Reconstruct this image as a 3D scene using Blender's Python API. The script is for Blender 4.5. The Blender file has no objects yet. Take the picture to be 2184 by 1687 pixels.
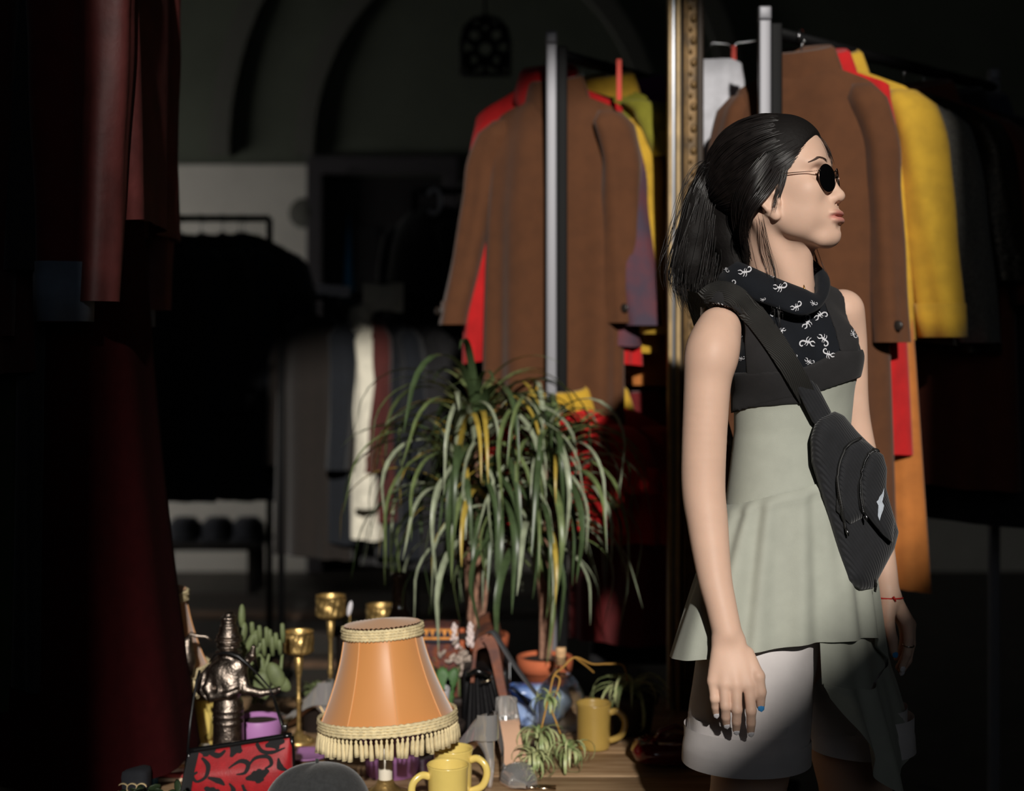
import bpy, math, random
import numpy as np
from mathutils import Vector, Matrix
from mathutils.bvhtree import BVHTree
random.seed(7)
rng = np.random.default_rng(7)
scene = bpy.context.scene
COL = scene.collection
PI = math.pi

# ------------------------------------------------------------------ camera, sky, sun, exposure
FPX, HZ, CAMZ = 3033.0, 750.0, 1.235          # focal length in pixels of a 2184 px wide frame, horizon row, eye height
cam_d = bpy.data.cameras.new('camera')
cam_d.sensor_width = 36.0
cam_d.lens = 36.0 * FPX / 2184.0
cam_d.shift_y = (HZ - 843.5) / 2184.0
cam_d.dof.use_dof = True
cam_d.dof.focus_distance = 2.27
cam_d.dof.aperture_fstop = 2.4
cam_d.clip_start = 0.05
cam = bpy.data.objects.new('camera', cam_d)
cam.location = (0, 0, CAMZ)
cam.rotation_euler = (PI / 2, 0, 0)
COL.objects.link(cam)
scene.camera = cam

world = bpy.data.worlds.new('world')
scene.world = world
world.use_nodes = True
world.node_tree.nodes['Background'].inputs[0].default_value = (0.55, 0.62, 0.75, 1)
world.node_tree.nodes['Background'].inputs[1].default_value = 0.35

SUN_DIR = Vector((-0.08, 1.0, -0.43)).normalized()
sun_d = bpy.data.lights.new('sun', 'SUN')
sun_d.energy = 3.4
sun_d.angle = math.radians(1.3)
sun_d.color = (1.0, 0.95, 0.88)
sun = bpy.data.objects.new('sun', sun_d)
sun.rotation_euler = SUN_DIR.to_track_quat('-Z', 'Y').to_euler()
sun.location = (2, -5, 6)
COL.objects.link(sun)

def area(name, loc, direction, sx, sy, power, color=(1, 1, 1)):
    d = bpy.data.lights.new(name, 'AREA')
    d.shape = 'RECTANGLE'; d.size = sx; d.size_y = sy
    d.energy = power; d.color = color
    o = bpy.data.objects.new(name, d)
    o.location = loc
    o.rotation_euler = Vector(direction).to_track_quat('-Z', 'Y').to_euler()
    COL.objects.link(o)
    return o
# added area lamps: daylight at the back-left side window, unseen fill at the front wall
area('side_window_light', (-3.85, 6.6, 1.25), (0.75, 0.6, 0.0), 1.4, 1.3, 24.0, (1.0, 0.97, 0.92))
area('front_fill_light', (0.9, -2.7, 2.6), (-0.1, 1.0, -0.25), 2.4, 2.0, 5.5, (0.9, 0.95, 1.0))

vs = scene.view_settings
vs.view_transform = 'Standard'
vs.look = 'None'
vs.exposure = 0.0
vs.gamma = 1.0
vs.use_curve_mapping = False

# ------------------------------------------------------------------ small helpers
def W(px, py, Y):
    return Vector(((px - 1092.0) / FPX * Y, Y, CAMZ - (py - HZ) / FPX * Y))

def lin(c):
    c = c / 255.0
    return c / 12.92 if c <= 0.04045 else ((c + 0.055) / 1.055) ** 2.4

def S(r, g, b):
    return (lin(r), lin(g), lin(b))

MATS = {}
def mat(name, color, rough=0.7, metal=0.0, var=0.0, vscale=40.0, bump=0.0, bscale=200.0, sheen=0.0,
        trans=0.0, ior=1.45, spec=0.5, coat=0.0, sss=0.0, wave=None, color2=None, stretch=None, aniso=0.0, alpha=1.0):
    if name in MATS:
        return MATS[name]
    m = bpy.data.materials.new(name)
    m.use_nodes = True
    nt = m.node_tree
    b = nt.nodes['Principled BSDF']
    N = nt.nodes.new
    L = nt.links.new
    b.inputs['Base Color'].default_value = (*color, 1)
    b.inputs['Roughness'].default_value = rough
    b.inputs['Metallic'].default_value = metal
    b.inputs['IOR'].default_value = ior
    b.inputs['Specular IOR Level'].default_value = spec
    b.inputs['Sheen Weight'].default_value = sheen
    b.inputs['Transmission Weight'].default_value = trans
    b.inputs['Coat Weight'].default_value = coat
    b.inputs['Alpha'].default_value = alpha
    if aniso:
        b.inputs['Anisotropic'].default_value = aniso
    if sss:
        b.inputs['Subsurface Weight'].default_value = sss
        b.inputs['Subsurface Radius'].default_value = (0.012, 0.005, 0.0025)
        b.inputs['Subsurface Scale'].default_value = 1.0
    tc = N('ShaderNodeTexCoord')
    mp = N('ShaderNodeMapping')
    L(tc.outputs['Object'], mp.inputs['Vector'])
    if stretch:
        mp.inputs['Scale'].default_value = stretch
    vec = mp.outputs['Vector']
    if var or color2:
        n = N('ShaderNodeTexNoise')
        n.inputs['Scale'].default_value = vscale
        n.inputs['Detail'].default_value = 4
        L(vec, n.inputs['Vector'])
        r = N('ShaderNodeValToRGB')
        if color2:
            r.color_ramp.elements[0].color = (*color, 1)
            r.color_ramp.elements[1].color = (*color2, 1)
        else:
            r.color_ramp.elements[0].color = (*[c * (1 - var) for c in color], 1)
            r.color_ramp.elements[1].color = (*[min(1, c * (1 + var)) for c in color], 1)
        r.color_ramp.elements[0].position = 0.35
        r.color_ramp.elements[1].position = 0.65
        L(n.outputs['Fac'], r.inputs['Fac'])
        L(r.outputs['Color'], b.inputs['Base Color'])
    if bump:
        if wave:
            w = N('ShaderNodeTexWave')
            w.inputs['Scale'].default_value = bscale
            w.inputs['Distortion'].default_value = wave[1]
            w.bands_direction = wave[0]
            L(vec, w.inputs['Vector'])
            src = w.outputs['Fac']
        else:
            n2 = N('ShaderNodeTexNoise')
            n2.inputs['Scale'].default_value = bscale
            n2.inputs['Detail'].default_value = 3
            L(vec, n2.inputs['Vector'])
            src = n2.outputs['Fac']
        bp = N('ShaderNodeBump')
        bp.inputs['Strength'].default_value = bump
        bp.inputs['Distance'].default_value = 0.002
        L(src, bp.inputs['Height'])
        L(bp.outputs['Normal'], b.inputs['Normal'])
    MATS[name] = m
    return m

def raw_mesh(name, verts, quads=None, tris=None):
    """numpy verts and faces to a mesh"""
    me = bpy.data.meshes.new(name)
    verts = np.asarray(verts, dtype=np.float32).reshape(-1, 3)
    faces = []
    sizes = []
    if quads is not None and len(quads):
        q = np.asarray(quads, dtype=np.int32).reshape(-1, 4)
        faces.append(q.ravel()); sizes.append(np.full(len(q), 4, dtype=np.int32))
    if tris is not None and len(tris):
        t = np.asarray(tris, dtype=np.int32).reshape(-1, 3)
        faces.append(t.ravel()); sizes.append(np.full(len(t), 3, dtype=np.int32))
    loops = np.concatenate(faces); sizes = np.concatenate(sizes)
    me.vertices.add(len(verts)); me.vertices.foreach_set('co', verts.ravel())
    me.loops.add(len(loops)); me.loops.foreach_set('vertex_index', loops)
    me.polygons.add(len(sizes))
    starts = np.concatenate([[0], np.cumsum(sizes)[:-1]]).astype(np.int32)
    me.polygons.foreach_set('loop_start', starts)
    me.polygons.foreach_set('use_smooth', np.ones(len(sizes), dtype=bool))
    me.update(calc_edges=True)
    return me

class MB:
    """collects shapes that make up ONE mesh object"""
    def __init__(self):
        self.v = []; self.q = []; self.t = []; self.n = 0
    def add(self, verts, quads=(), tris=()):
        verts = np.asarray(verts, dtype=np.float64).reshape(-1, 3)
        if len(quads): self.q.append(np.asarray(quads, dtype=np.int64).reshape(-1, 4) + self.n)
        if len(tris): self.t.append(np.asarray(tris, dtype=np.int64).reshape(-1, 3) + self.n)
        self.v.append(verts); self.n += len(verts)
        return self
    def grid(self, P, wrap=False, cap0=False, cap1=False):
        """P: rows x cols x 3; wrap joins the last column to the first"""
        P = np.asarray(P, dtype=np.float64)
        R, Cn = P.shape[:2]
        i = np.arange(R - 1)[:, None]
        j = np.arange(Cn if wrap else Cn - 1)[None, :]
        j2 = (j + 1) % Cn
        q = np.stack([i * Cn + j, i * Cn + j2, (i + 1) * Cn + j2, (i + 1) * Cn + j], -1).reshape(-1, 4)
        V = P.reshape(-1, 3)
        tr = []
        if cap0:
            V = np.vstack([V, P[0].mean(0)]); c = len(V) - 1
            tr += [[c, (k + 1) % Cn, k] for k in range(Cn)]
        if cap1:
            V = np.vstack([V, P[-1].mean(0)]); c = len(V) - 1
            o = (R - 1) * Cn
            tr += [[c, o + k, o + (k + 1) % Cn] for k in range(Cn)]
        return self.add(V, q, tr)
    def tube(self, pts, radii, n=8, cap=True, flat=None):
        pts = np.asarray([tuple(p) for p in pts], dtype=np.float64)
        if np.isscalar(radii): radii = [radii] * len(pts)
        T = np.gradient(pts, axis=0)
        T /= np.linalg.norm(T, axis=1)[:, None] + 1e-12
        ref = np.array([0, 0, 1.0]) if abs(T[0][2]) < 0.9 else np.array([1.0, 0, 0])
        rows = []
        u = np.cross(T[0], ref); u /= np.linalg.norm(u) + 1e-12
        a = np.linspace(0, 2 * PI, n, endpoint=False)
        for p, t, r in zip(pts, T, radii):
            u = u - t * np.dot(u, t); u /= np.linalg.norm(u) + 1e-12
            w = np.cross(t, u)
            fl = 1.0 if flat is None else flat
            rows.append(p + r * (np.cos(a)[:, None] * u + fl * np.sin(a)[:, None] * w))
        return self.grid(np.array(rows), wrap=True, cap0=cap, cap1=cap)
    def box(self, lo, hi, R=None):
        x0, y0, z0 = lo; x1, y1, z1 = hi
        v = np.array([(x, y, z) for x in (x0, x1) for y in (y0, y1) for z in (z0, z1)], dtype=np.float64)
        q = [(0, 1, 3, 2), (4, 6, 7, 5), (0, 4, 5, 1), (2, 3, 7, 6), (0, 2, 6, 4), (1, 5, 7, 3)]
        if R is not None: v = np.array([tuple(R @ Vector(p)) for p in v])
        return self.add(v, q)
    def bbox(self, lo, hi, bev=0.004, R=None):
        """box with bevelled edges"""
        import bmesh
        bm = bmesh.new()
        bmesh.ops.create_cube(bm, size=1.0)
        lo = Vector(lo); hi = Vector(hi)
        for w in bm.verts:
            w.co = Vector([lo[k] + (w.co[k] + 0.5) * (hi[k] - lo[k]) for k in range(3)])
        bmesh.ops.bevel(bm, geom=bm.edges[:], offset=bev, segments=2, affect='EDGES', profile=0.6)
        bm.verts.index_update()
        vv = [tuple(R @ w.co) if R is not None else tuple(w.co) for w in bm.verts]
        qs = [[x.index for x in f.verts] for f in bm.faces if len(f.verts) == 4]
        ts = [[x.index for x in f.verts] for f in bm.faces if len(f.verts) == 3]
        bm.free()
        return self.add(vv, qs, ts)
    def lathe(self, prof, c=(0, 0, 0), n=32, cap0=False, cap1=False, wob=None):
        a = np.linspace(0, 2 * PI, n, endpoint=False)
        rows = []
        for r, z in prof:
            rr = r if wob is None else r * wob(a, z)
            rows.append(np.stack([c[0] + rr * np.cos(a), c[1] + rr * np.sin(a), np.full(n, c[2] + z)], -1))
        return self.grid(np.array(rows), wrap=True, cap0=cap0, cap1=cap1)
    def build(self, name, m, parent=None, flat=False):
        q = np.concatenate(self.q) if self.q else None
        t = np.concatenate(self.t) if self.t else None
        me = raw_mesh(name, np.concatenate(self.v), q, t)
        if flat: me.polygons.foreach_set('use_smooth', np.zeros(len(me.polygons), dtype=bool))
        return link(name, me, m, parent)

def link(name, me, m, parent=None):
    o = bpy.data.objects.new(name, me)
    if m is not None and len(me.materials) == 0: me.materials.append(m)
    COL.objects.link(o)
    if parent is not None:
        o.parent = parent
        base = parent
        off = Vector((0, 0, 0))
        while base is not None:
            off += base.location; base = base.parent
        if not o.get('_local'):
            me_off = -off
            if me_off.length > 0 and not me.get('shifted'):
                me.transform(Matrix.Translation(me_off))
                me['shifted'] = 1
    return o

def tag(o, label=None, cat=None, group=None, kind=None):
    if label: o['label'] = label
    if cat: o['category'] = cat
    if group: o['group'] = group
    if kind: o['kind'] = kind
    return o

def thing(name, label, cat, loc=(0, 0, 0), group=None):
    """an Empty at the thing's base; its parts are given in world coordinates and moved into its frame by link()"""
    o = bpy.data.objects.new(name, None)
    o.empty_display_size = 0.05
    o.location = loc
    COL.objects.link(o)
    return tag(o, label, cat, group)

def struct(name, mb, m):
    return tag(mb.build(name, m, flat=True), kind='structure')

def catmull(P, n, closed=False):
    P = np.asarray([tuple(p) for p in P], dtype=np.float64)
    m = len(P)
    t = np.linspace(0, m if closed else m - 1, n, endpoint=not closed)
    i = np.floor(t).astype(int)
    if not closed: i = np.minimum(i, m - 2)
    f = (t - i)[:, None]
    def g(k):
        return P[k % m] if closed else P[np.clip(k, 0, m - 1)]
    p0, p1, p2, p3 = g(i - 1), g(i), g(i + 1), g(i + 2)
    return 0.5 * (2 * p1 + (p2 - p0) * f + (2 * p0 - 5 * p1 + 4 * p2 - p3) * f ** 2 + (3 * p1 - p0 - 3 * p2 + p3) * f ** 3)

def interp(x, xs, ys):
    return np.interp(x, xs, ys)

# ------------------------------------------------------------------ sculpting by signed distance, meshed with surface nets
class Sculpt:
    def __init__(self, lo, hi, h):
        self.lo = np.array(lo, dtype=np.float64); self.h = h
        self.n = np.ceil((np.array(hi) - self.lo) / h).astype(int) + 1
        self.f = np.full(self.n, 1.0, dtype=np.float32)
    def _sl(self, lo, hi):
        a = np.clip(np.floor((np.array(lo) - self.lo) / self.h).astype(int), 0, self.n)
        b = np.clip(np.ceil((np.array(hi) - self.lo) / self.h).astype(int) + 1, 0, self.n)
        ax = [self.lo[k] + self.h * np.arange(a[k], b[k]) for k in range(3)]
        X = ax[0][:, None, None].astype(np.float32); Y = ax[1][None, :, None].astype(np.float32); Z = ax[2][None, None, :].astype(np.float32)
        return tuple(slice(a[k], b[k]) for k in range(3)), X, Y, Z
    def op(self, fn, lo, hi, k=0.01, mode='add'):
        pad = k + 3 * self.h
        sl, X, Y, Z = self._sl(np.array(lo) - pad, np.array(hi) + pad)
        f = self.f[sl]
        if f.size == 0: return self
        d = fn(X, Y, Z)
        k = max(k, 1e-5)
        if mode == 'add':
            h = np.clip(0.5 + 0.5 * (f - d) / k, 0, 1)
            self.f[sl] = f * (1 - h) + d * h - k * h * (1 - h)
        else:
            d = -d
            h = np.clip(0.5 - 0.5 * (f - d) / k, 0, 1)
            self.f[sl] = f * (1 - h) + d * h + k * h * (1 - h)
        return self
    def cone(self, a, b, ra, rb, k=0.01, mode='add'):
        a = np.array(tuple(a), dtype=np.float64); b = np.array(tuple(b), dtype=np.float64)
        R = max(ra, rb)
        ab = b - a; L2 = float(ab @ ab) + 1e-12
        def fn(X, Y, Z):
            x, y, z = X - a[0], Y - a[1], Z - a[2]
            t = np.clip((x * ab[0] + y * ab[1] + z * ab[2]) / L2, 0, 1)
            return np.sqrt((x - t * ab[0]) ** 2 + (y - t * ab[1]) ** 2 + (z - t * ab[2]) ** 2) - (ra + (rb - ra) * t)
        return self.op(fn, np.minimum(a, b) - R, np.maximum(a, b) + R, k, mode)
    def chain(self, pts, radii, k=0.01, mode='add'):
        for i in range(len(pts) - 1):
            self.cone(pts[i], pts[i + 1], radii[i], radii[i + 1], k, mode)
        return self
    def ell(self, c, r, R=None, k=0.01, mode='add'):
        c = np.array(tuple(c), dtype=np.float64); r = np.array(r, dtype=np.float64)
        M = np.eye(3) if R is None else np.array(R)        # columns: the local axes
        m = r.max()
        def fn(X, Y, Z):
            x, y, z = X - c[0], Y - c[1], Z - c[2]
            p = [(M[0, i] * x + M[1, i] * y + M[2, i] * z) for i in range(3)]
            k0 = np.sqrt(sum((p[i] / r[i]) ** 2 for i in range(3)))
            k1 = np.sqrt(sum((p[i] / r[i] ** 2) ** 2 for i in range(3))) + 1e-9
            return k0 * (k0 - 1) / k1
        return self.op(fn, c - m, c + m, k, mode)
    def clip(self, fn):
        ax = [self.lo[k] + self.h * np.arange(self.n[k]) for k in range(3)]
        d = fn(ax[0][:, None, None], ax[1][None, :, None], ax[2][None, None, :])
        self.f = np.maximum(self.f, d.astype(np.float32))
        return self
    def mesh(self, smooth=2):
        f = self.f
        s = f < 0
        c = np.zeros(np.array(f.shape) - 1, dtype=np.int8)
        for dx in (0, 1):
            for dy in (0, 1):
                for dz in (0, 1):
                    c += s[dx:dx + c.shape[0], dy:dy + c.shape[1], dz:dz + c.shape[2]]
        act = (c > 0) & (c < 8)
        idx = np.full(act.shape, -1, dtype=np.int64)
        I, J, K = np.nonzero(act)
        idx[I, J, K] = np.arange(len(I))
        acc = np.zeros((len(I), 3)); cnt = np.zeros(len(I))
        corners = [(a, b, d) for a in (0, 1) for b in (0, 1) for d in (0, 1)]
        for a in corners:
            for ax in range(3):
                if a[ax]: continue
                b = list(a); b[ax] = 1
                fa = f[I + a[0], J + a[1], K + a[2]].astype(np.float64); fb = f[I + b[0], J + b[1], K + b[2]].astype(np.float64)
                cr = (fa < 0) != (fb < 0)
                t = np.where(cr, fa / np.where(fa - fb == 0, 1, fa - fb), 0)
                p = np.array(a, dtype=np.float64)[None, :].repeat(len(I), 0)
                p[:, ax] += t
                acc += p * cr[:, None]; cnt += cr
        V = self.lo + self.h * (np.stack([I, J, K], -1) + acc / cnt[:, None])
        Q = []
        for ax in range(3):
            u, w = (ax + 1) % 3, (ax + 2) % 3
            sl0 = [slice(None)] * 3; sl1 = [slice(None)] * 3
            sl0[ax] = slice(0, -1); sl1[ax] = slice(1, None)
            sl0[u] = sl1[u] = slice(1, -1); sl0[w] = sl1[w] = slice(1, -1)
            s0 = s[tuple(sl0)]; s1 = s[tuple(sl1)]
            E = np.stack(np.nonzero(s0 != s1), -1)
            if not len(E): continue
            inside = s0[tuple(E.T)]
            E[:, u] += 1; E[:, w] += 1
            def cell(du, dw):
                e = E.copy(); e[:, u] -= du; e[:, w] -= dw
                return idx[e[:, 0], e[:, 1], e[:, 2]]
            q = np.stack([cell(1, 1), cell(0, 1), cell(0, 0), cell(1, 0)], -1)
            q[~inside] = q[~inside][:, ::-1]
            Q.append(q)
        Q = np.concatenate(Q)
        Q = Q[(Q >= 0).all(1)]
        for _ in range(smooth):
            A = np.zeros_like(V); n = np.zeros(len(V))
            for a, b in ((0, 1), (1, 2), (2, 3), (3, 0)):
                np.add.at(A, Q[:, a], V[Q[:, b]]); np.add.at(n, Q[:, a], 1)
                np.add.at(A, Q[:, b], V[Q[:, a]]); np.add.at(n, Q[:, b], 1)
            V = 0.5 * V + 0.5 * A / np.maximum(n, 1)[:, None]
        return V, Q

def poly_sd(pts):
    """2D signed distance (pixels) to a polygon given in pixels, as a function of pixel arrays"""
    P = np.array(pts, dtype=np.float64)
    def fn(x, y):
        d = None; sgn = None
        for i in range(len(P)):
            a = P[i]; b = P[i - 1]
            e = b - a
            wx, wy = x - a[0], y - a[1]
            t = np.clip((wx * e[0] + wy * e[1]) / (e @ e), 0, 1)
            dd = (wx - e[0] * t) ** 2 + (wy - e[1] * t) ** 2
            c1 = y >= a[1]; c2 = y < b[1]; c3 = e[0] * wy > e[1] * wx
            fl = (c1 & c2 & c3) | (~c1 & ~c2 & ~c3)
            d = dd if d is None else np.minimum(d, dd)
            sgn = np.where(fl, -1.0, 1.0) if sgn is None else np.where(fl, -sgn, sgn)
        return sgn * np.sqrt(d)
    return fn

def to_px(X, Y, Z):
    return 1092.0 + X / Y * FPX, HZ - (Z - CAMZ) / Y * FPX

def bvh_of(V, Q):
    return BVHTree.FromPolygons([tuple(p) for p in V], [tuple(int(i) for i in q) for q in Q])
CAMP = Vector((0, 0, CAMZ))
def onto(bvh, px, py, off=0.0, far=2.4):
    """the point of a surface seen at a spot of the photograph, lifted off it by off"""
    d = (W(px, py, 1.0) - CAMP).normalized()
    loc, nrm, i, dist = bvh.ray_cast(CAMP, d)
    if loc is None: return None
    if nrm.dot(d) > 0: nrm = -nrm
    return loc + nrm * off, nrm
# ------------------------------------------------------------------ the hall
m_wall_dark = mat('painted_wall_dark', S(88, 92, 80), 0.9, var=0.08, vscale=3, bump=0.15, bscale=60)
m_wall_lit = mat('wall_pale_as_lit', S(205, 200, 190), 0.9, var=0.05, vscale=4, bump=0.1, bscale=80)
m_rib = mat('plaster_rib', S(92, 91, 84), 0.9, bump=0.1, bscale=60)
m_floor = mat('old_floor', S(52, 46, 40), 0.55, var=0.3, vscale=6, bump=0.1, bscale=120)
m_ceil = mat('ceiling_paint', S(70, 72, 66), 0.95)
m_doordark = mat('door_dark', S(38, 34, 34), 0.5, var=0.2, vscale=8, stretch=(8, 8, 1))
m_frame_dark = mat('door_frame_dark', S(62, 58, 60), 0.6)
YB = 8.0
XL, XR, YF, ZC = -4.0, 3.4, -3.0, 5.2
struct('floor', MB().box((XL, YF, -0.1), (XR, YB + 0.2, 0.0)), m_floor)
struct('ceiling', MB().box((XL, YF, ZC), (XR, YB + 0.2, ZC + 0.15)), m_ceil)
struct('wall_right', MB().box((XR, YF, 0), (XR + 0.2, YB + 0.2, ZC)), m_wall_dark)
# back wall with a doorway (683..950 px wide, lintel at 362 px)
dx0, dx1, dz1 = W(690, 0, YB).x, W(945, 0, YB).x, W(0, 372, YB).z
b = MB()
b.box((XL, YB, 0), (dx0, YB + 0.2, ZC)); b.box((dx1, YB, 0), (XR, YB + 0.2, ZC)); b.box((dx0, YB, dz1), (dx1, YB + 0.2, ZC))
struct('wall_back', b, m_wall_dark)
# paler lower wall: the window light there is put into the paint colour
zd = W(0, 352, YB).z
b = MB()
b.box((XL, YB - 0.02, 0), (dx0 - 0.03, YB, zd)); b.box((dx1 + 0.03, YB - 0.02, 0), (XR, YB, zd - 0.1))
struct('trim_1', b, m_wall_lit)
# left wall with the side window
wy0, wy1, wz0, wz1 = 5.7, 7.5, 0.5, 2.1
b = MB()
b.box((XL - 0.2, YF, 0), (XL, wy0, ZC)); b.box((XL - 0.2, wy1, 0), (XL, YB + 0.2, ZC))
b.box((XL - 0.2, wy0, 0), (XL, wy1, wz0)); b.box((XL - 0.2, wy0, wz1), (XL, wy1, ZC))
struct('wall_left', b, m_wall_dark)
# unseen front wall; its opening is shaped to trim the sun's lit patch
fx0, fx1, fz0, fz1 = -0.25, 1.47, 2.74, 4.80
b = MB()
b.box((XL, YF - 0.25, 0), (fx0, YF, ZC)); b.box((fx1, YF - 0.25, 0), (XR, YF, ZC))
b.box((fx0, YF - 0.25, 0), (fx1, YF, fz0)); b.box((fx0, YF - 0.25, fz1), (fx1, YF, ZC))
b.add([(0.57, YF - 0.2, fz0), (fx1, YF - 0.2, fz0), (fx1, YF - 0.2, 3.5), (0.57, YF, fz0), (fx1, YF, fz0), (fx1, YF, 3.5)],
      [(0, 2, 5, 3)], [(0, 1, 2), (3, 5, 4)])  # wedge added in the opening to shade the lower right
struct('wall_front', b, m_wall_dark)
# arched ribs of the vault on the back wall
for k, (r0, w_, cz) in enumerate(((1.40, 0.11, 2.33), (0.93, 0.10, 2.33))):
    cx = W(1010, 0, YB).x + 0.04
    b = MB(); rows = []
    for a in np.linspace(PI, 0, 40):
        c, s_ = math.cos(a), math.sin(a) * 1.22
        rows.append([(cx + r * c, YB - d, cz + r * s_) for r, d in ((r0, 0), (r0, .09), (r0 + w_, .09), (r0 + w_, 0))])
    b.grid(np.array(rows))
    struct('trim_%d' % (k + 2), b, m_rib)
# the doorway: frame and an open leaf in the dark beyond
b = MB()
t = 0.09
b.bbox((dx0 - t, YB - 0.05, 0), (dx0, YB + 0.03, dz1), .008); b.bbox((dx1, YB - 0.05, 0), (dx1 + t, YB + 0.03, dz1), .008)
b.bbox((dx0 - t, YB - 0.05, dz1), (dx1 + t, YB + 0.03, dz1 + 0.1), .008)
fr = struct('door_1', b, m_frame_dark)
b = MB(); b.bbox((dx0, YB + 0.1, 0), (dx1, YB + 0.15, dz1), .005)
for (x0, x1, z0, z1) in ((.08, .46, .15, .95), (.54, .92, .15, .95), (.08, .46, 1.1, 1.95), (.54, .92, 1.1, 1.95)):
    b.bbox((dx0 + (dx1 - dx0) * x0, YB + .085, z0), (dx0 + (dx1 - dx0) * x1, YB + .1, z1), .006)
b.build('door_panel', m_doordark, fr)
MB().tube([(dx1 - .1, YB + .1, 1.05), (dx1 - .1, YB + .05, 1.05), (dx1 - .18, YB + .05, 1.05)], .01).build('door_handle', mat('door_metal', S(120, 110, 90), .4, 1.0), fr)
# the side window: frame and panes
b = MB(); xw = XL - 0.1
for y in (wy0, (wy0 + wy1) / 2 - .03, wy1 - .06): b.bbox((xw - .03, y, wz0), (xw + .03, y + .06, wz1), .006)
for z in (wz0, wz1 - .06): b.bbox((xw - .03, wy0, z), (xw + .03, wy1, z + .06), .006)
wf = struct('window_1', b, m_frame_dark)
m_glass_w = mat('window_glass', (1, 1, 1), 0.0, trans=1.0, ior=1.0)
for y0, y1 in ((wy0 + .06, (wy0 + wy1) / 2 - .03), ((wy0 + wy1) / 2 + .03, wy1 - .06)):
    MB().box((xw - .003, y0, wz0 + .06), (xw + .003, y1, wz1 - .06)).build('pane', m_glass_w, wf, flat=True)

# patterned rug on the floor behind the table
m_rug = mat('rug_pile', S(50, 36, 27), 0.95, color2=S(28, 31, 24), vscale=3.5, bump=0.3, bscale=300)
rug = thing('rug', 'long dark patterned rug on the floor behind the table of bric-a-brac', 'rug', (-0.9, 5.6, 0))
MB().bbox((-2.3, 4.3, 0), (0.5, 7.2, 0.012), .004).build('pile', m_rug, rug)
m_rugb = mat('rug_border', S(78, 58, 42), 0.95, var=0.3, vscale=14)
b = MB()
for y in (4.6, 5.5, 6.5): b.box((-2.25, y, 0.0125), (0.45, y + .22, 0.015))
b.build('border', m_rugb, rug)
# ------------------------------------------------------------------ the woman
fb = np.array([0.57, -0.82, 0.0]); rb = np.array([-0.82, -0.57, 0.0]); up = np.array([0, 0, 1.0])
m_skin = mat('skin', S(217, 180, 158), 0.5, var=0.03, vscale=25, bump=0.05, bscale=900, sss=0.12, spec=0.32)
def skin_lips():
    # one skin material whose tint on the lips follows a stored point attribute
    nt = m_skin.node_tree
    b_ = nt.nodes['Principled BSDF']
    src = b_.inputs['Base Color'].links[0].from_socket
    at = nt.nodes.new('ShaderNodeAttribute'); at.attribute_name = 'lip'
    mx = nt.nodes.new('ShaderNodeMix'); mx.data_type = 'RGBA'
    nt.links.new(at.outputs['Fac'], mx.inputs['Factor'])
    nt.links.new(src, mx.inputs[6]); mx.inputs[7].default_value = (*S(196, 128, 118), 1)
    nt.links.new(mx.outputs[2], b_.inputs['Base Color'])
skin_lips()

HY = 2.33
HO = np.array(tuple(W(1655, 398, HY)))
yaw = math.radians(62); tilt = math.radians(9)
hf0 = np.array([math.sin(yaw), -math.cos(yaw), 0]); hr = np.array([-math.cos(yaw), -math.sin(yaw), 0])
hf = hf0 * math.cos(tilt) + up * math.sin(tilt); hu = up * math.cos(tilt) - hf0 * math.sin(tilt)
HR = np.stack([hf, hr, hu], 1)             # head axes: forward, her right, up
def H(x, y, z): return HO + HR @ np.array([x, y, z])
def hlocal(V): return (np.asarray(V) - HO) @ HR

hs = Sculpt(HO - np.array([.17, .17, .27]), HO + np.array([.17, .17, .15]), 0.0019)
hs.ell(H(-.010, 0, .030), (.093, .070, .082), HR)
hs.ell(H(.042, 0, .034), (.045, .058, .050), HR, k=.02)
hs.ell(H(.038, 0, -.030), (.052, .057, .066), HR, k=.03)
for s in (1, -1):
    hs.cone(H(.004, s * .053, -.050), H(.064, s * .018, -.098), .017, .014, k=.022)
    hs.ell(H(.036, s * .040, -.048), (.040, .021, .040), HR, k=.018)      # full cheek
    hs.ell(H(.058, s * .037, -.022), (.026, .022, .022), HR, k=.016)      # cheekbone
    hs.ell(H(.070, s * .026, .020), (.018, .026, .011), HR, k=.014)       # brow
hs.ell(H(.073, 0, -.098), (.019, .021, .016), HR, k=.016)                  # chin
hs.ell(H(.073, 0, -.066), (.022, .034, .027), HR, k=.018)                  # mouth mound
hs.cone(H(.082, 0, .008), H(.0985, 0, -.034), .0070, .0085, k=.010)        # nose
hs.ell(H(.0985, 0, -.0375), (.0104, .0122, .0092), HR, k=.006)
for s in (1, -1):
    hs.ell(H(.0905, s * .0115, -.0405), (.0102, .0072, .0078), HR, k=.005)
    hs.ell(H(.0945, s * .0055, -.0478), (.0045, .0030, .0035), HR, k=.003, mode='sub')
    hs.ell(H(.086, s * .031, .0), (.012, .017, .011), HR, k=.014, mode='sub')
    hs.ell(H(.070, s * .031, -.001), (.0135, .0150, .0125), HR, k=.003)    # closed-down lids over the eyeballs
    hs.ell(H(.0845, s * .031, -.003), (.006, .014, .0010), HR, k=.002, mode='sub')
# lips
hs.ell(H(.0910, 0, -.0640), (.0100, .0285, .0060), HR, k=.004)
hs.ell(H(.0910, 0, -.0755), (.0100, .0250, .0070), HR, k=.004)
hs.ell(H(.100, 0, -.0693), (.016, .0290, .0009), HR, k=.0025, mode='sub')
hs.ell(H(.096, 0, -.0868), (.006, .014, .004), HR, k=.006, mode='sub')
hs.ell(H(.099, 0, -.0545), (.004, .0028, .006), HR, k=.003, mode='sub')
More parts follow.
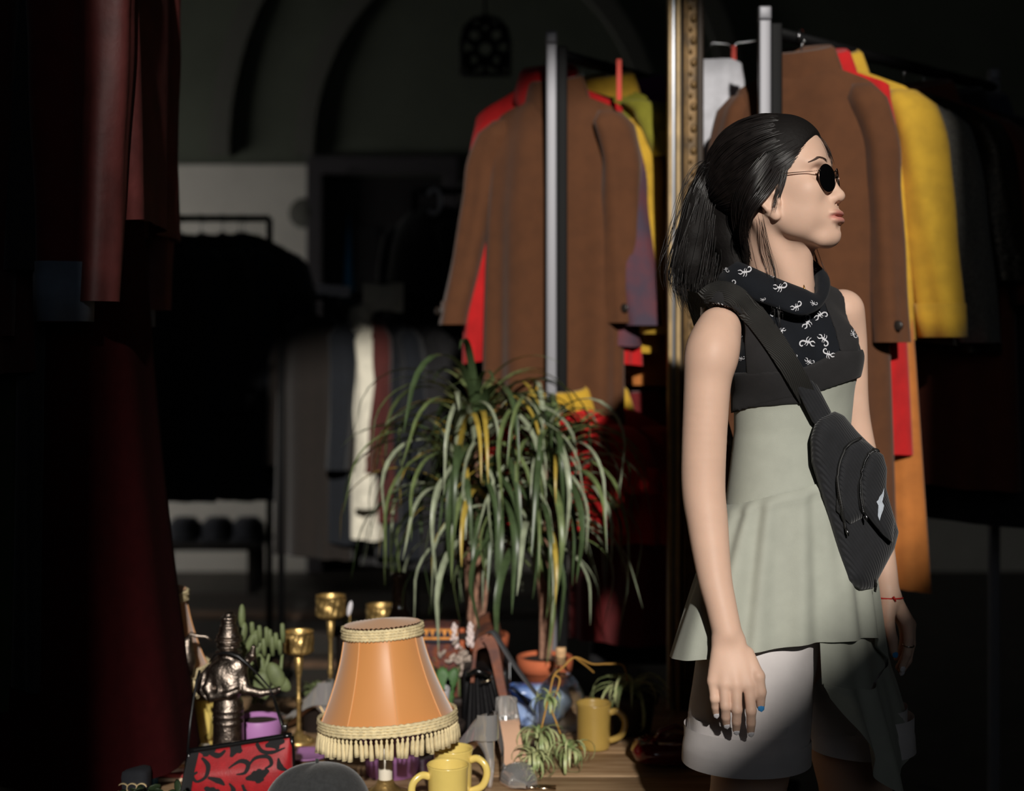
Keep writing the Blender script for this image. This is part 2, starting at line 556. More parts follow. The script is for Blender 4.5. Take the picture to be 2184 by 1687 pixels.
# ears
for s in (1, -1):
    hs.ell(H(.008, s * .070, -.034), (.016, .007, .025), HR, k=.004)
    hs.chain([H(.022, s * .068, -.012), H(.012, s * .075, -.005), H(-.002, s * .080, -.012), H(-.007, s * .080, -.028), H(.003, s * .075, -.046)], [.0045, .0048, .005, .0048, .0045], k=.003)
    hs.ell(H(.013, s * .070, -.057), (.0085, .0055, .0085), HR, k=.004)
    hs.ell(H(.013, s * .078, -.034), (.008, .006, .012), HR, k=.003, mode='sub')
    hs.ell(H(.021, s * .072, -.036), (.0035, .0045, .006), HR, k=.003)
# neck into the throat
N0, N1 = H(-.022, 0, -.055), np.array(tuple(W(1668, 650, 2.375)))
hs.cone(N0, N1, .050, .051, k=.02)
hs.cone(H(.02, 0, -.085), np.array(tuple(W(1690, 640, 2.34))), .026, .034, k=.022)   # throat
hs.cone(H(-.02, .052, -.055), np.array(tuple(W(1706, 640, 2.32))), .010, .010, k=.02)   # neck tendon
hV, hQ = hs.mesh(2)
hl = hlocal(hV)
lip = np.exp(-((hl[:, 2] + .0698) / .0105) ** 4) * np.exp(-(hl[:, 1] / (.0300 - 0.9 * np.abs(hl[:, 2] + .0698))) ** 8) * (hl[:, 0] > .062)

# arms and hands
def hand_nails(mb_list): pass
armN = [W(1533, 702, 2.29), W(1519, 752, 2.265), W(1508, 828, 2.26), W(1500, 1020, 2.255), W(1509, 1116, 2.245), W(1523, 1224, 2.225), W(1537, 1288, 2.21), W(1551, 1350, 2.20)]
rN = [.036, .0430, .0370, .0348, .0322, .0270, .0240, .0228]
armF = [W(1796, 664, 2.44), W(1811, 735, 2.455), W(1817, 860, 2.47), W(1829, 945, 2.475), W(1857, 1060, 2.465), W(1882, 1190, 2.44), W(1894, 1266, 2.43)]
rF = [.038, .0305, .0285, .029, .0285, .0225, .0195]
def sculpt_arm(pts, radii, extra, h):
    P = np.array([tuple(p) for p in pts + extra])
    s = Sculpt(P.min(0) - .06, P.max(0) + .05, h)
    c = catmull(pts, 80); r = catmull([(q, 0, 0) for q in radii], 80)[:, 0]
    s.chain(list(c), list(r), k=.0006)
    return s
# near hand: back of the hand to the camera, fingers pointing down
fing = {
 'pinky': ([(1521, 1452, 2.186), (1524, 1490, 2.182), (1526, 1507, 2.188), (1527, 1521, 2.196)], [.0088, .0072, .0066, .0058]),
 'ring': ([(1545, 1458, 2.179), (1547, 1506, 2.174), (1548, 1529, 2.182), (1549, 1543, 2.192)], [.0092, .0077, .0070, .0062]),
 'middle': ([(1570, 1460, 2.176), (1572, 1513, 2.170), (1571, 1539, 2.178), (1570, 1556, 2.190)], [.0095, .0079, .0072, .0063]),
 'index': ([(1597, 1461, 2.178), (1602, 1516, 2.172), (1602, 1542, 2.180), (1601, 1560, 2.190)], [.0095, .0079, .0072, .0063]),
 'thumb': ([(1592, 1395, 2.196), (1617, 1442, 2.180), (1622, 1476, 2.178), (1622, 1506, 2.186)], [.0125, .0098, .0088, .0068])}
allp = [W(*p) for f_ in fing.values() for p in f_[0]]
aN = sculpt_arm(armN, rN, allp, .0021)
wr = W(1551, 1350, 2.20)
for nm, (x, r1) in {'pinky': (1536, .0125), 'ring': (1546, .013), 'middle': (1558, .013), 'index': (1572, .0135)}.items():
    aN.cone(W(x, 1368, 2.198), W(*fing[nm][0][0]), r1, fing[nm][1][0] + .0012, k=.010)
aN.cone(W(1556, 1372, 2.205), W(1592, 1425, 2.196), .014, .014, k=.012)
for nm, (pts, rr) in fing.items():
    aN.chain([W(*p) for p in pts], rr, k=.0022 if nm != 'thumb' else .004)
    aN.ell(W(*pts[1]), (rr[1] * 1.02,) * 3, k=.003)
aNV, aNQ = aN.mesh(4)
# far hand: seen from the thumb side
fingF = {
 'index': ([(1936, 1330, 2.425), (1939, 1362, 2.410), (1935, 1395, 2.405), (1924, 1424, 2.410)], [.0105, .0085, .0075, .0062]),
 'middle': ([(1940, 1332, 2.447), (1943, 1372, 2.436), (1936, 1408, 2.430), (1922, 1432, 2.432)], [.0105, .0082, .0075, .0062]),
 'ring': ([(1936, 1332, 2.468), (1938, 1372, 2.462), (1930, 1404, 2.456), (1916, 1424, 2.456)], [.010, .008, .0072, .006]),
 'pinky': ([(1926, 1330, 2.486), (1928, 1362, 2.482), (1922, 1388, 2.478), (1912, 1404, 2.478)], [.009, .0072, .0066, .0056]),
 'thumb': ([(1893, 1300, 2.415), (1896, 1334, 2.400), (1904, 1364, 2.396), (1907, 1394, 2.398)], [.0125, .0100, .0088, .0068])}
allp = [W(*p) for f_ in fingF.values() for p in f_[0]]
aF = sculpt_arm(armF, rF, allp, .0023)
for nm, x in (('index', 1903), ('middle', 1903), ('ring', 1900), ('pinky', 1897)):
    aF.cone(W(x, 1276, 2.43 + .008 * ('index', 'middle', 'ring', 'pinky').index(nm)), W(*fingF[nm][0][0]), .0135, fingF[nm][1][0] + .001, k=.010)
aF.cone(W(1896, 1270, 2.425), W(1894, 1306, 2.412), .016, .0135, k=.010)
for nm, (pts, rr) in fingF.items():
    aF.chain([W(*p) for p in pts], rr, k=.0025)
aFV, aFQ = aF.mesh(4)

# trunk and legs under the clothes
ts = Sculpt((.18, 2.05, 0.0), (.76, 2.68, 1.42), .0065)
TAB_Y = [630, 700, 760, 840, 920, 1000, 1080, 1200, 1330]
TAB_C = [1672, 1684, 1695, 1694, 1690, 1690, 1694, 1702, 1706]
TAB_A = [.060, .112, .117, .108, .104, .112, .124, .142, .150]
TAB_B = [.045, .070, .083, .080, .078, .084, .094, .104, .108]
TY = 2.375
def trunk_sd(X, Y, Z, off=0.0):
    py = HZ - (Z - CAMZ) / TY * FPX
    c = np.interp(py, TAB_Y, TAB_C); a = np.interp(py, TAB_Y, TAB_A) + off; b_ = np.interp(py, TAB_Y, TAB_B) + off
    dx = X - (c - 1092) / FPX * TY; dy = Y - TY
    u = dx * rb[0] + dy * rb[1]; v = dx * fb[0] + dy * fb[1]
    d = (np.sqrt((u / a) ** 2 + (v / b_) ** 2) - 1) * np.minimum(a, b_)
    zt, zb = CAMZ - (640 - HZ) / FPX * TY + off, CAMZ - (1340 - HZ) / FPX * TY
    return np.maximum(np.maximum(d, Z - zt), zb - Z).astype(np.float32)
TLO, THI = (.22, 2.12, .75), (.72, 2.62, 1.34)
def trunk(s, off=0.0):
    s.op(lambda X, Y, Z: trunk_sd(X, Y, Z, off), TLO, THI, k=.005)
    s.cone(W(1552, 652, 2.305), W(1668, 640, 2.37), .030 + off, .036 + off, k=.03)
    s.cone(W(1778, 660, 2.435), W(1680, 640, 2.37), .028 + off, .036 + off, k=.03)
    for px, py, yy in ((1652, 758, 2.305), (1752, 756, 2.345)):
        s.ell(W(px, py, yy), (.052 + off,) * 3, k=.04)
trunk(ts, -.008)
ts.cone(W(1668, 560, 2.362), W(1672, 690, 2.38), .05, .055, k=.02)
hipN, hipF = W(1640, 1340, 2.36), W(1770, 1340, 2.42)
kneeN, kneeF = Vector((.385, 2.36, .46)), Vector((.60, 2.47, .45))
ts.chain([hipN, kneeN, Vector((.385, 2.39, .30)), Vector((.382, 2.41, .09))], [.085, .058, .056, .036], k=.02)
ts.chain([hipF, kneeF, Vector((.605, 2.49, .30)), Vector((.60, 2.51, .09))], [.085, .058, .056, .036], k=.02)
for x, y in ((.382, 2.41), (.60, 2.51)):
    ts.cone((x, y + .02, .045), (x + .07, y - .12, .028), .038, .026, k=.02)
tV, tQ = ts.mesh(2)

person = thing('person', 'young woman in sunglasses standing right of the table, head turned to the right', 'person', (.44, 2.38, 0))
body = MB()
for V_, Q_ in ((hV, hQ), (aNV, aNQ), (aFV, aFQ), (tV, tQ)): body.add(V_, Q_)
bo = body.build('body', m_skin, person)
at = bo.data.attributes.new('lip', 'FLOAT', 'POINT')
vals = np.zeros(body.n, dtype=np.float32); vals[:len(lip)] = np.clip(lip, 0, 1)
at.data.foreach_set('value', vals)

# nails
m_nail = mat('nail_varnish_white', S(225, 222, 226), 0.15, coat=0.5)
m_nailb = mat('nail_varnish_blue', S(70, 150, 215), 0.15, coat=0.5)
for F_, toward in ((fing, Vector((0, -1, 0))), (fingF, Vector((0.15, -1, 0)))):
    for nm, (pts, rr) in F_.items():
        if F_ is fingF and nm in ('ring', 'pinky'): continue
        a_, c_ = W(*pts[2]), W(*pts[3])
        d = (c_ - a_).normalized(); n = (toward - d * toward.dot(d)).normalized(); s_ = d.cross(n)
        ctr = c_ + n * (rr[3] * .95) + d * .0005
        b_ = MB(); rows = []
        for i in range(7):
            t_ = -1 + 2 * i / 6
            w_ = math.sqrt(max(0, 1 - abs(t_) ** 2.6)) * rr[3] * .80
            rows.append([tuple(ctr + d * (t_ * .0058) + s_ * (w_ * math.sin(q)) + n * (rr[3] * .42 * (math.cos(q) - 0.75))) for q in np.linspace(-1.25, 1.25, 7)])
        b_.grid(np.array(rows)); b_.build('nail', m_nail if not (nm == 'thumb') else m_nailb, person)

# eyebrow, eyelashes
m_hair = mat('hair_black', S(26, 22, 21), 0.34, var=0.35, vscale=60, spec=0.6)
hb = bvh_of(hV, hQ)
def on_head(x, y, z, off=.0006):
    p = Vector(H(x * 1.4 + .02, y * 1.25, z)); q = Vector(H(.0, y * .6, z))
    l, n, i, d = hb.ray_cast(p, (q - p).normalized())
    return l + n * off if l is not None else q
b_ = MB()
for s in (1, -1):
    for i in range(46):
        t_ = i / 45
        y0 = s * (.013 + .040 * t_); z0 = .0205 + .0045 * math.sin(min(1, t_ * 1.25) * PI * .62) - .006 * max(0, t_ - .6) * 2.2
        for k in range(4):
            z1 = z0 + (k - 1.5) * .0013 * (1 - .7 * t_)
            a_ = on_head(.09, y0, z1); c_ = on_head(.09, y0 + s * .005, z1 + .002 * (1 - 1.6 * t_))
            b_.tube([a_, (a_ + c_) / 2, c_], [.00030, .00028, .0001], n=3)
tag(b_.build('eyebrow_hair', mat('brow_brown', S(88, 68, 60), .7), person), kind='stuff')
# ------------------------------------------------------------------ her clothes
m_print = mat('navy_print_cotton', S(19, 22, 28), 0.85, var=0.12, vscale=30, bump=0.25, bscale=900, sheen=0.05, spec=.25)
m_char = mat('charcoal_jersey', S(41, 40, 41), 0.9, var=0.1, vscale=30, bump=0.2, bscale=900, sheen=0.06, spec=.25)
m_sage = mat('sage_crepe', S(164, 167, 155), 0.75, var=0.04, vscale=30, bump=0.12, bscale=700, sheen=0.08)
m_white = mat('white_denim', S(214, 208, 207), 0.85, var=0.04, vscale=20, bump=0.2, bscale=900)
m_print_white = mat('white_print', S(205, 205, 210), 0.8)

dress = tag(bpy.data.objects.new('dress', None))
COL.objects.link(dress); dress.parent = person

def pxclip(poly, scale=1.0):
    f = poly_sd(poly)
    return lambda X, Y, Z: f(*to_px(X + 0 * Y + 0 * Z, Y + 0 * X + 0 * Z, Z + 0 * X + 0 * Y)) * (2.33 / FPX)
def front_only(lim=0.0):
    return lambda X, Y, Z: -((X - .46) * fb[0] + (Y - TY) * fb[1] + 0 * Z) + lim
CL_LO, CL_HI = (.20, 2.12, .88), (.70, 2.62, 1.38)
def cloth(off, clips, holes=True, h=.0032, tshift=0):
    s = Sculpt(CL_LO, CL_HI, h)
    trunk(s, off)
    for c in clips: s.clip(c)
    if holes:
        c = catmull(armN, 24); r = np.interp(np.linspace(0, 1, 24), np.linspace(0, 1, len(rN)), rN) + .006
        s.chain(list(c)[:12], list(r)[:12], k=.002, mode='sub')
        s.cone(W(1490, 690, 2.27), W(1528, 706, 2.28), .030, .042, k=.003, mode='sub')
        c = catmull(armF, 24); r = np.interp(np.linspace(0, 1, 24), np.linspace(0, 1, len(rF)), rF) + .004
        s.chain(list(c)[:12], list(r)[:12], k=.002, mode='sub')
    return s.mesh(2)
BIG = 3000
bodV, bodQ = cloth(.0055, [pxclip([(1300, 604), (1560, 604), (1600, 622), (1760, 604), (1990, 604), (1990, 800), (1720, 812), (1300, 840)])])
MB().add(bodV, bodQ).build('print_bodice', m_print, dress)
panV, panQ = cloth(.0085, [pxclip([(1480, 620), (1545, 606), (1578, 632), (1640, 712), (1712, 812), (1712, 860), (1480, 880)]),
                           pxclip([(1400, 560), (1720, 560), (1720, 900), (1596, 900), (1592, 800), (1588, 730), (1572, 668), (1520, 646), (1400, 640)])])
MB().add(panV, panQ).build('side_panel', m_char, dress)
fsV, fsQ = cloth(.0085, [pxclip([(1746, 596), (1780, 600), (1812, 650), (1832, 720), (1832, 752), (1792, 752), (1779, 700), (1744, 612)])])
MB().add(fsV, fsQ).build('shoulder_strap', m_char, dress)
bdV, bdQ = cloth(.0092, [pxclip([(1400, 800), (1640, 792), (1700, 789), (1745, 770), (1788, 748), (1990, 738), (1990, 770), (1826, 808), (1745, 836), (1690, 848), (1620, 864), (1550, 884), (1400, 905)])])
MB().add(bdV, bdQ).build('under_bust_band', m_char, dress)
waV, waQ = cloth(.0040, [pxclip([(1400, 850), (1620, 835), (1745, 812), (1990, 760), (1990, 1010), (1740, 1042), (1545, 1088), (1400, 1100)])], holes=False)
MB().add(waV, waQ).build('waist_panel', m_sage, dress)

# cowl collar
top = [(1536, 558, 2.41), (1572, 557, 2.33), (1650, 590, 2.285), (1712, 614, 2.275), (1741, 624, 2.30), (1750, 590, 2.35), (1742, 560, 2.40), (1700, 540, 2.455), (1590, 535, 2.465)]
bot = [(1530, 622, 2.415), (1556, 626, 2.315), (1636, 650, 2.262), (1704, 672, 2.250), (1748, 660, 2.285), (1764, 622, 2.355), (1756, 600, 2.42), (1700, 590, 2.475), (1585, 590, 2.48)]
NT = 72
ct = catmull([W(*p) for p in top], NT, True); cb = catmull([W(*p) for p in bot], NT, True)
cen = ct.mean(0)
rows = []
for t in np.linspace(0, 1, 9):                       # outside, from the folded-under lower edge to the rim
    p = cb * (1 - t) + ct * t
    o = p - cen; o[:, 2] = 0; o /= np.linalg.norm(o, axis=1)[:, None]
    rows.append(p + o * (.010 * math.sin(PI * t) * (1 - .4 * t))[..., None] if False else p + o * (.010 * math.sin(PI * t)))
for t in np.linspace(.12, 1, 6):                     # inside
    o = ct - cen; o[:, 2] = 0; o /= np.linalg.norm(o, axis=1)[:, None]
    rows.append(ct - o * (.004 + .022 * t) + np.array([0, 0, -.055 * t]) * 1.0)
u = cb - cen; u[:, 2] = 0; u /= np.linalg.norm(u, axis=1)[:, None]
rows.insert(0, cb - u * .014 + np.array([0, 0, .004]))
rows.insert(0, cb - u * .030 + np.array([0, 0, -.004]))
colm = MB().grid(np.array(rows), wrap=True)
coV, coQ = np.concatenate(colm.v), np.concatenate(colm.q)
colm.build('cowl_collar', m_print, dress)
# armhole binding
def torus_path(pts, r, n=6, closed=True, N=60):
    b = MB(); c = catmull(pts, N, closed)
    if closed: c = np.vstack([c, c[:1]])
    return b.tube([Vector(p) for p in c], r, n=n, cap=not closed)

# everything of the upper dress as one surface to lay print and straps on
mbx = MB()
for V_, Q_ in ((bodV, bodQ), (panV, panQ), (fsV, fsQ), (bdV, bdQ), (waV, waQ), (coV, coQ)): mbx.add(V_, Q_)
dress_bvh = bvh_of(np.concatenate(mbx.v), np.concatenate(mbx.q))

SC = [([(-.35, .05), (-.1, .02), (.15, 0)], (.10, .17, .10)), ([(.13, 0), (.36, -.04), (.5, -.22), (.44, -.43), (.27, -.48), (.2, -.36)], (.11, .10, .09, .08, .08, .04)),
      ([(-.32, .0), (-.52, -.16), (-.76, -.1)], (.07, .09, .03)), ([(-.32, .1), (-.5, .22), (-.72, .14)], (.07, .09, .03)),
      ([(-.15, .1), (-.16, .3), (-.27, .46)], (.06, .05, .03)), ([(.05, .08), (.07, .3), (-.03, .46)], (.06, .05, .03)),
      ([(-.12, -.04), (-.14, -.22), (-.05, -.34)], (.05, .045, .02)), ([(.06, -.04), (.04, -.2), (.12, -.3)], (.05, .045, .02))]
def scorpion(cx, cy, size, ang, flip=1):
    b = MB()
    ca, sa = math.cos(math.radians(ang)), math.sin(math.radians(ang))
    for pl, wd in SC:
        n = 3 * (len(pl) - 1) + 1
        c = catmull([(x, y * flip, 0) for x, y in pl], n)[:, :2]
        w = np.interp(np.linspace(0, 1, n), np.linspace(0, 1, len(wd)), wd)
        tn = np.gradient(c, axis=0); tn /= np.linalg.norm(tn, axis=1)[:, None] + 1e-9
        nn = np.stack([-tn[:, 1], tn[:, 0]], 1)
        row = []
        for k in range(n):
            pr = []
            for sgn in (-1, 1):
                q = c[k] + nn[k] * w[k] * .66 * sgn
                hit = onto(dress_bvh, cx + size * (q[0] * ca - q[1] * sa), cy + size * (q[0] * sa + q[1] * ca), .0013)
                if hit is None or hit[0].y > 2.42: pr = None; break
                pr.append(tuple(hit[0]))
            if pr is None or (row and (Vector(pr[0]) - Vector(row[-1][0])).length > .02):
                if len(row) > 1: b.grid(np.array(row))
                row = [] if pr is None else [pr]
            else: row.append(pr)
        if len(row) > 1: b.grid(np.array(row))
    if b.n: b.build('scorpion', m_print_white, dress)
for (x, y, s_, a_, f_) in ((786, 212, 30, 0, 1), (570, 180, 18, 90, 1), (662, 352, 22, -60, 1), (1172, 385, 30, 8, 1), (1350, 592, 26, -12, 1), (1120, 655, 30, 190, 1),
        (1470, 762, 32, -52, 1), (1612, 685, 30, -40, -1), (1532, 562, 16, 40, 1), (1172, 874, 20, 150, 1), (1452, 985, 34, 200, 1), (1652, 962, 30, 30, -1),
        (1688, 1118, 28, 190, -1), (1484, 1206, 22, 40, 1), (1312, 1130, 16, 60, 1), (1972, 905, 20, 80, 1), (742, 1168, 16, 20, 1), (728, 905, 14, 90, 1), (1532, 188, 16, 180, 1),
        (1090, 262, 12, 30, 1), (980, 516, 12, 10, 1), (548, 600, 18, 40, 1), (455, 572, 16, 20, 1)):
    scorpion(1440 + x / 5.2, 540 + y / 5.2, s_ * .74, a_, f_)

# gathered peplum: short in front and at her right, long with a second tier at her left
def ringpt(theta, c_px, a, bf, bb, z, jit=0.0):
    ct_, st_ = math.cos(theta), math.sin(theta)
    b_ = bf if st_ >= 0 else bb
    x0 = (c_px - 1092) / FPX * TY
    return np.array([x0, TY, z]) + rb * ((a + jit) * ct_) + fb * ((b_ + jit) * st_)
def z_of(py): return CAMZ - (py - HZ) / FPX * TY
def folds(th, seed, base):
    r = np.random.default_rng(seed)
    return sum(r.uniform(.5, 1) * np.sin(k * th + r.uniform(0, 6.28)) / (1 + .05 * abs(k - base)) for k in (base - 6, base - 3, base, base + 5)) / 2.2
TH = np.linspace(math.radians(-120), math.radians(128), 170)
rows = []
seam = np.interp(np.degrees(TH), [-120, 0, 60, 100, 128], [1090, 1064, 1030, 996, 990])
hem = np.interp(np.degrees(TH), [-120, -40, 20, 60, 96, 108, 128], [1410, 1402, 1356, 1338, 1338, 1342, 1400])
fo = folds(TH, 3, 19); fo2 = folds(TH, 9, 9)
for t in np.linspace(0, 1, 34):
    row = []
    e = t ** .8
    for i, th in enumerate(TH):
        py = seam[i] + (hem[i] - seam[i]) * t
        a = .122 + e * .062; bf = .096 + e * .030; bb = .092 + e * .10
        amp = .0035 * min(1, t * 14) * (1 - t) + .011 * t ** .9
        fl = .058 * e * math.exp(-((math.degrees(th) + 2) / 24) ** 2)
        row.append(ringpt(th, 1690 + 6 * t, a, bf, bb, z_of(py), fl + amp * (fo[i] * (1.2 - .5 * t) + fo2[i] * .7 * t) + .004 * math.sin(PI * min(1, t * 12))))
    rows.append(row)
pep = MB().grid(np.array(rows))
pep.grid(np.array(rows[-1:] + [[p - np.array([0, 0, .001]) - (p - np.array([.468, TY, p[2]])) * .03 for p in rows[-1]]] + [[p + np.array([0, 0, .012]) - (p - np.array([.468, TY, p[2]])) * .03 for p in rows[-1]]]))
pep.build('peplum', m_sage, dress)
# long side
TH = np.linspace(math.radians(68), math.radians(262), 130)
fo = folds(TH, 5, 17); fo2 = folds(TH, 15, 8)
rows = []
for t in np.linspace(0, 1, 26):
    row = []
    for i, th in enumerate(TH):
        d = math.degrees(th)
        s0 = np.interp(d, [68, 84, 128, 262], [1026, 1016, 990, 1030]); h0 = np.interp(d, [68, 84, 100, 130, 180, 262], [1424, 1440, 1450, 1425, 1392, 1385])
        row.append(ringpt(th, 1692 + 12 * t, .110 + .052 * t, .088 + .030 * t, .090 + .06 * t, z_of(s0 + (h0 - s0) * t), .006 * t * (fo[i] * .5 + fo2[i])))
    rows.append(row)
MB().grid(np.array(rows)).build('long_side_panel', m_sage, dress)
last = rows[-1]
rows = []
for t in np.linspace(0, 1, 24):
    row = []
    for i, th in enumerate(TH):
        d = math.degrees(th)
        h0 = np.interp(d, [68, 78, 92, 106, 120, 140, 180, 262], [1440, 1500, 1610, 1668, 1635, 1600, 1572, 1560])
        p = last[i].copy()
        z0 = p[2]; z1 = z_of(h0)
        o = p - np.array([.475, TY, p[2]]); o /= np.linalg.norm(o)
        p = p + o * (.006 + .052 * t * (1 - .3 * t) + (.004 + .012 * t) * fo[i] + .010 * t * fo2[i])
        p[2] = z0 + (z1 - z0) * t + .004 * (t < .05)
        row.append(p)
    rows.append(row)
MB().grid(np.array(rows)).build('side_ruffle', m_sage, dress)

# white shorts with turned-up cuffs
shorts = bpy.data.objects.new('shorts', None); COL.objects.link(shorts); shorts.parent = person
def leg(name, spec, m, n=56, seed=1, amp=.0016):
    """spec rows: (px, py, Y, a, b)"""
    r = np.random.default_rng(seed)
    ks = [(k, r.uniform(0, 6.28), r.uniform(.4, 1)) for k in (3, 5, 8)]
    c = catmull([W(*s[:3]) for s in spec], 22)
    ab = np.array([np.interp(np.linspace(0, 1, 22), np.linspace(0, 1, len(spec)), [s[k] for s in spec]) for k in (3, 4)])
    rows = []
    for i in range(22):
        row = []
        for th in np.linspace(0, 2 * PI, n, endpoint=False):
            w = sum(a_ * math.sin(k * th + p + 2.2 * i / 22 * (k - 4)) for k, p, a_ in ks) * amp
            row.append(c[i] + rb * (ab[0][i] + w) * math.cos(th) + fb * (ab[1][i] + w) * math.sin(th))
        rows.append(row)
    rows = np.array(rows)
    inner = rows[-1:] * 1.0
    cc = inner.mean(1, keepdims=True)
    b = MB().grid(rows, wrap=True)
    b.grid(np.concatenate([inner, cc + (inner - cc) * .965, cc + (inner - cc) * .965 + np.array([0, 0, .06])]), wrap=True)
    return b.build(name, m, shorts)
leg('shorts_leg', [(1628, 1330, 2.352, .098, .090), (1612, 1420, 2.345, .102, .096), (1602, 1500, 2.338, .102, .098), (1594, 1600, 2.33, .101, .098)], m_white, seed=3)
leg('shorts_leg', [(1770, 1330, 2.425, .078, .080), (1785, 1420, 2.425, .078, .082), (1808, 1500, 2.425, .080, .084), (1832, 1575, 2.425, .082, .086)], m_white, seed=4)
leg('cuff', [(1594, 1572, 2.33, .1040, .1015), (1593, 1590, 2.33, .1065, .1035), (1592, 1622, 2.33, .1065, .1035)], m_white, seed=5, amp=.0004)
leg('cuff', [(1832, 1542, 2.425, .085, .089), (1836, 1560, 2.425, .087, .091), (1838, 1594, 2.425, .087, .091)], m_white, seed=6, amp=.0004)
# hips
b = MB(); rows = []
for t in np.linspace(0, 1, 10):
    rows.append([ringpt(th, 1692, .112 + .016 * t, .084 + .006 * t, .09 + .01 * t, z_of(1180 + 160 * t)) for th in np.linspace(0, 2 * PI, 48, endpoint=False)])
b.grid(np.array(rows), wrap=True).build('waistband', m_white, shorts)

# bracelet, ring, necklace
m_red_thread = mat('red_thread', S(190, 30, 28), 0.8)
m_gold = mat('gold', S(214, 170, 96), 0.25, 1.0)
m_silver = mat('polished_silver', S(190, 186, 180), 0.22, 1.0)
c0 = np.array(tuple(W(1895, 1274, 2.43))); ax = [np.array([.97, .2, -.02]), np.array([-.2, .97, .0])]
b = MB().tube([tuple(c0 + .0238 * (math.cos(t) * ax[0] + math.sin(t) * ax[1]) + np.array([0, 0, -.0015 * math.sin(t)])) for t in np.linspace(0, 2 * PI, 30)], .0013, n=6)
b.tube([W(1905, 1273, 2.404), W(1908, 1277, 2.402), W(1911, 1283, 2.402)], [.0022, .0016, .0008], n=6)
b.build('thread_bracelet', m_red_thread, person)
c0 = np.array(tuple(W(1937.5, 1376, 2.4075))); ax = [np.array([1, 0, -.1]), np.array([.05, .98, .15])]
MB().tube([tuple(c0 + .0092 * (math.cos(t) * ax[0] + math.sin(t) * ax[1])) for t in np.linspace(0, 2 * PI, 26)], .0012, n=6).build('ring', m_silver, person)
MB().tube([W(1703, 575, 2.33), W(1709, 592, 2.312), W(1715, 612, 2.30), W(1719, 628, 2.297)], .0012, n=5).build('necklace', m_gold, person)

# ------------------------------------------------------------------ sunglasses
m_lens = mat('dark_lens', S(6, 6, 7), 0.06, spec=0.35)
m_wire = mat('gunmetal_wire', S(120, 96, 84), 0.25, 1.0)
glasses = thing('sunglasses', 'round dark sunglasses with thin wire frame worn by the woman', 'sunglasses', tuple(H(.10, 0, 0)))
for s in (1, -1):
    ang = math.radians(20) * s
    n_ = hf * math.cos(ang) + hr * math.sin(ang); tx = np.cross(hu, n_); tx /= np.linalg.norm(tx)
    n_ = n_ - hu * .06; n_ /= np.linalg.norm(n_); ty = np.cross(n_, tx)
    c0 = H(.0935, s * .0315, -.0095)
    R_ = .0222
    ring = [c0 + R_ * (math.cos(t) * tx * .98 + math.sin(t) * ty) for t in np.linspace(0, 2 * PI, 41)]
    rows = []
    for rr in (1, .75, .45, .15): rows.append([c0 + R_ * rr * (math.cos(t) * tx * .98 + math.sin(t) * ty) + n_ * .0022 * (1 - rr * rr) for t in np.linspace(0, 2 * PI, 40, endpoint=False)])
    b = MB().grid(np.array(rows), wrap=True, cap1=True)
    rows2 = [[p - n_ * .0015 for p in r_] for r_ in rows]
    b.grid(np.array(rows2), wrap=True, cap1=True); b.grid(np.array([rows[0], rows2[0]]), wrap=True)
    b.build('lens', m_lens, glasses)
    MB().tube([tuple(p) for p in ring], .0008, n=6, cap=False).build('rim', m_wire, glasses)
    hinge = c0 + R_ * (-tx * s * math.cos(.5) * (1 if True else 0) if False else (tx * (1 if np.dot(tx, hr) * s > 0 else -1) * math.cos(.55) + ty * math.sin(.55) * (1 if ty[2] > 0 else -1)))
    ear = H(-.014, s * .078, .010)
    mid = (hinge + ear) / 2 + hr * s * .006
    cv = catmull([hinge, hinge + hr * s * .004 - hf * .004, mid, ear, ear - hf * .012 - hu * .016], 24)
    MB().tube([tuple(p) for p in cv], .0008, n=6).build('temple', m_wire, glasses)
    MB().tube([tuple(hinge - hf * .003), tuple(hinge + hf * .002)], .0016, n=8).build('hinge', m_silver, glasses)
    MB().tube([tuple(H(.092, s * .012, -.006)), tuple(H(.089, s * .0105, -.010)), tuple(H(.086, s * .010, -.014))], [.0006, .0006, .002], n=6).build('nose_pad', m_wire, glasses)
cv = catmull([H(.098, .0110, -.002), H(.1005, .005, .003), H(.1005, -.005, .003), H(.098, -.0110, -.002)], 14)
MB().tube([tuple(p) for p in cv], .0009, n=6).build('bridge', m_wire, glasses)

# ------------------------------------------------------------------ corduroy crossbody bag
m_cord = mat('black_corduroy', S(22, 23, 27), 0.8, var=0.15, vscale=60, bump=0.5, bscale=70, wave=('DIAGONAL', 0.6), sheen=0.15)
m_web = mat('black_webbing', S(44, 43, 41), 0.7, bump=0.9, bscale=150, wave=('DIAGONAL', 1.0))
m_zip = mat('zip_metal', S(110, 110, 112), 0.3, 1.0)
m_zipband = mat('zip_tape', S(36, 36, 36), 0.6)
m_patch = mat('pale_patch', S(178, 186, 196), 0.8, var=0.1, vscale=200)
bag = thing('crossbody_bag', 'black corduroy crossbody bag hanging at the hip of the woman from a webbing strap', 'bag', tuple(W(1820, 1240, 2.25)))
cl = [(1500, 640), (1522, 624), (1550, 622), (1580, 640), (1612, 678), (1646, 722), (1676, 768), (1702, 812), (1722, 850)]
wd = [20, 21, 22, 23, 23, 23, 22, 21, 20]
c = catmull([(x, y, 0) for x, y in cl], 40)[:, :2]; wv = np.interp(np.linspace(0, 1, 40), np.linspace(0, 1, 9), wd)
tn = np.gradient(c, axis=0); tn /= np.linalg.norm(tn, axis=1)[:, None]; nn = np.stack([-tn[:, 1], tn[:, 0]], 1)
top_, bot_ = [], []
prev = None
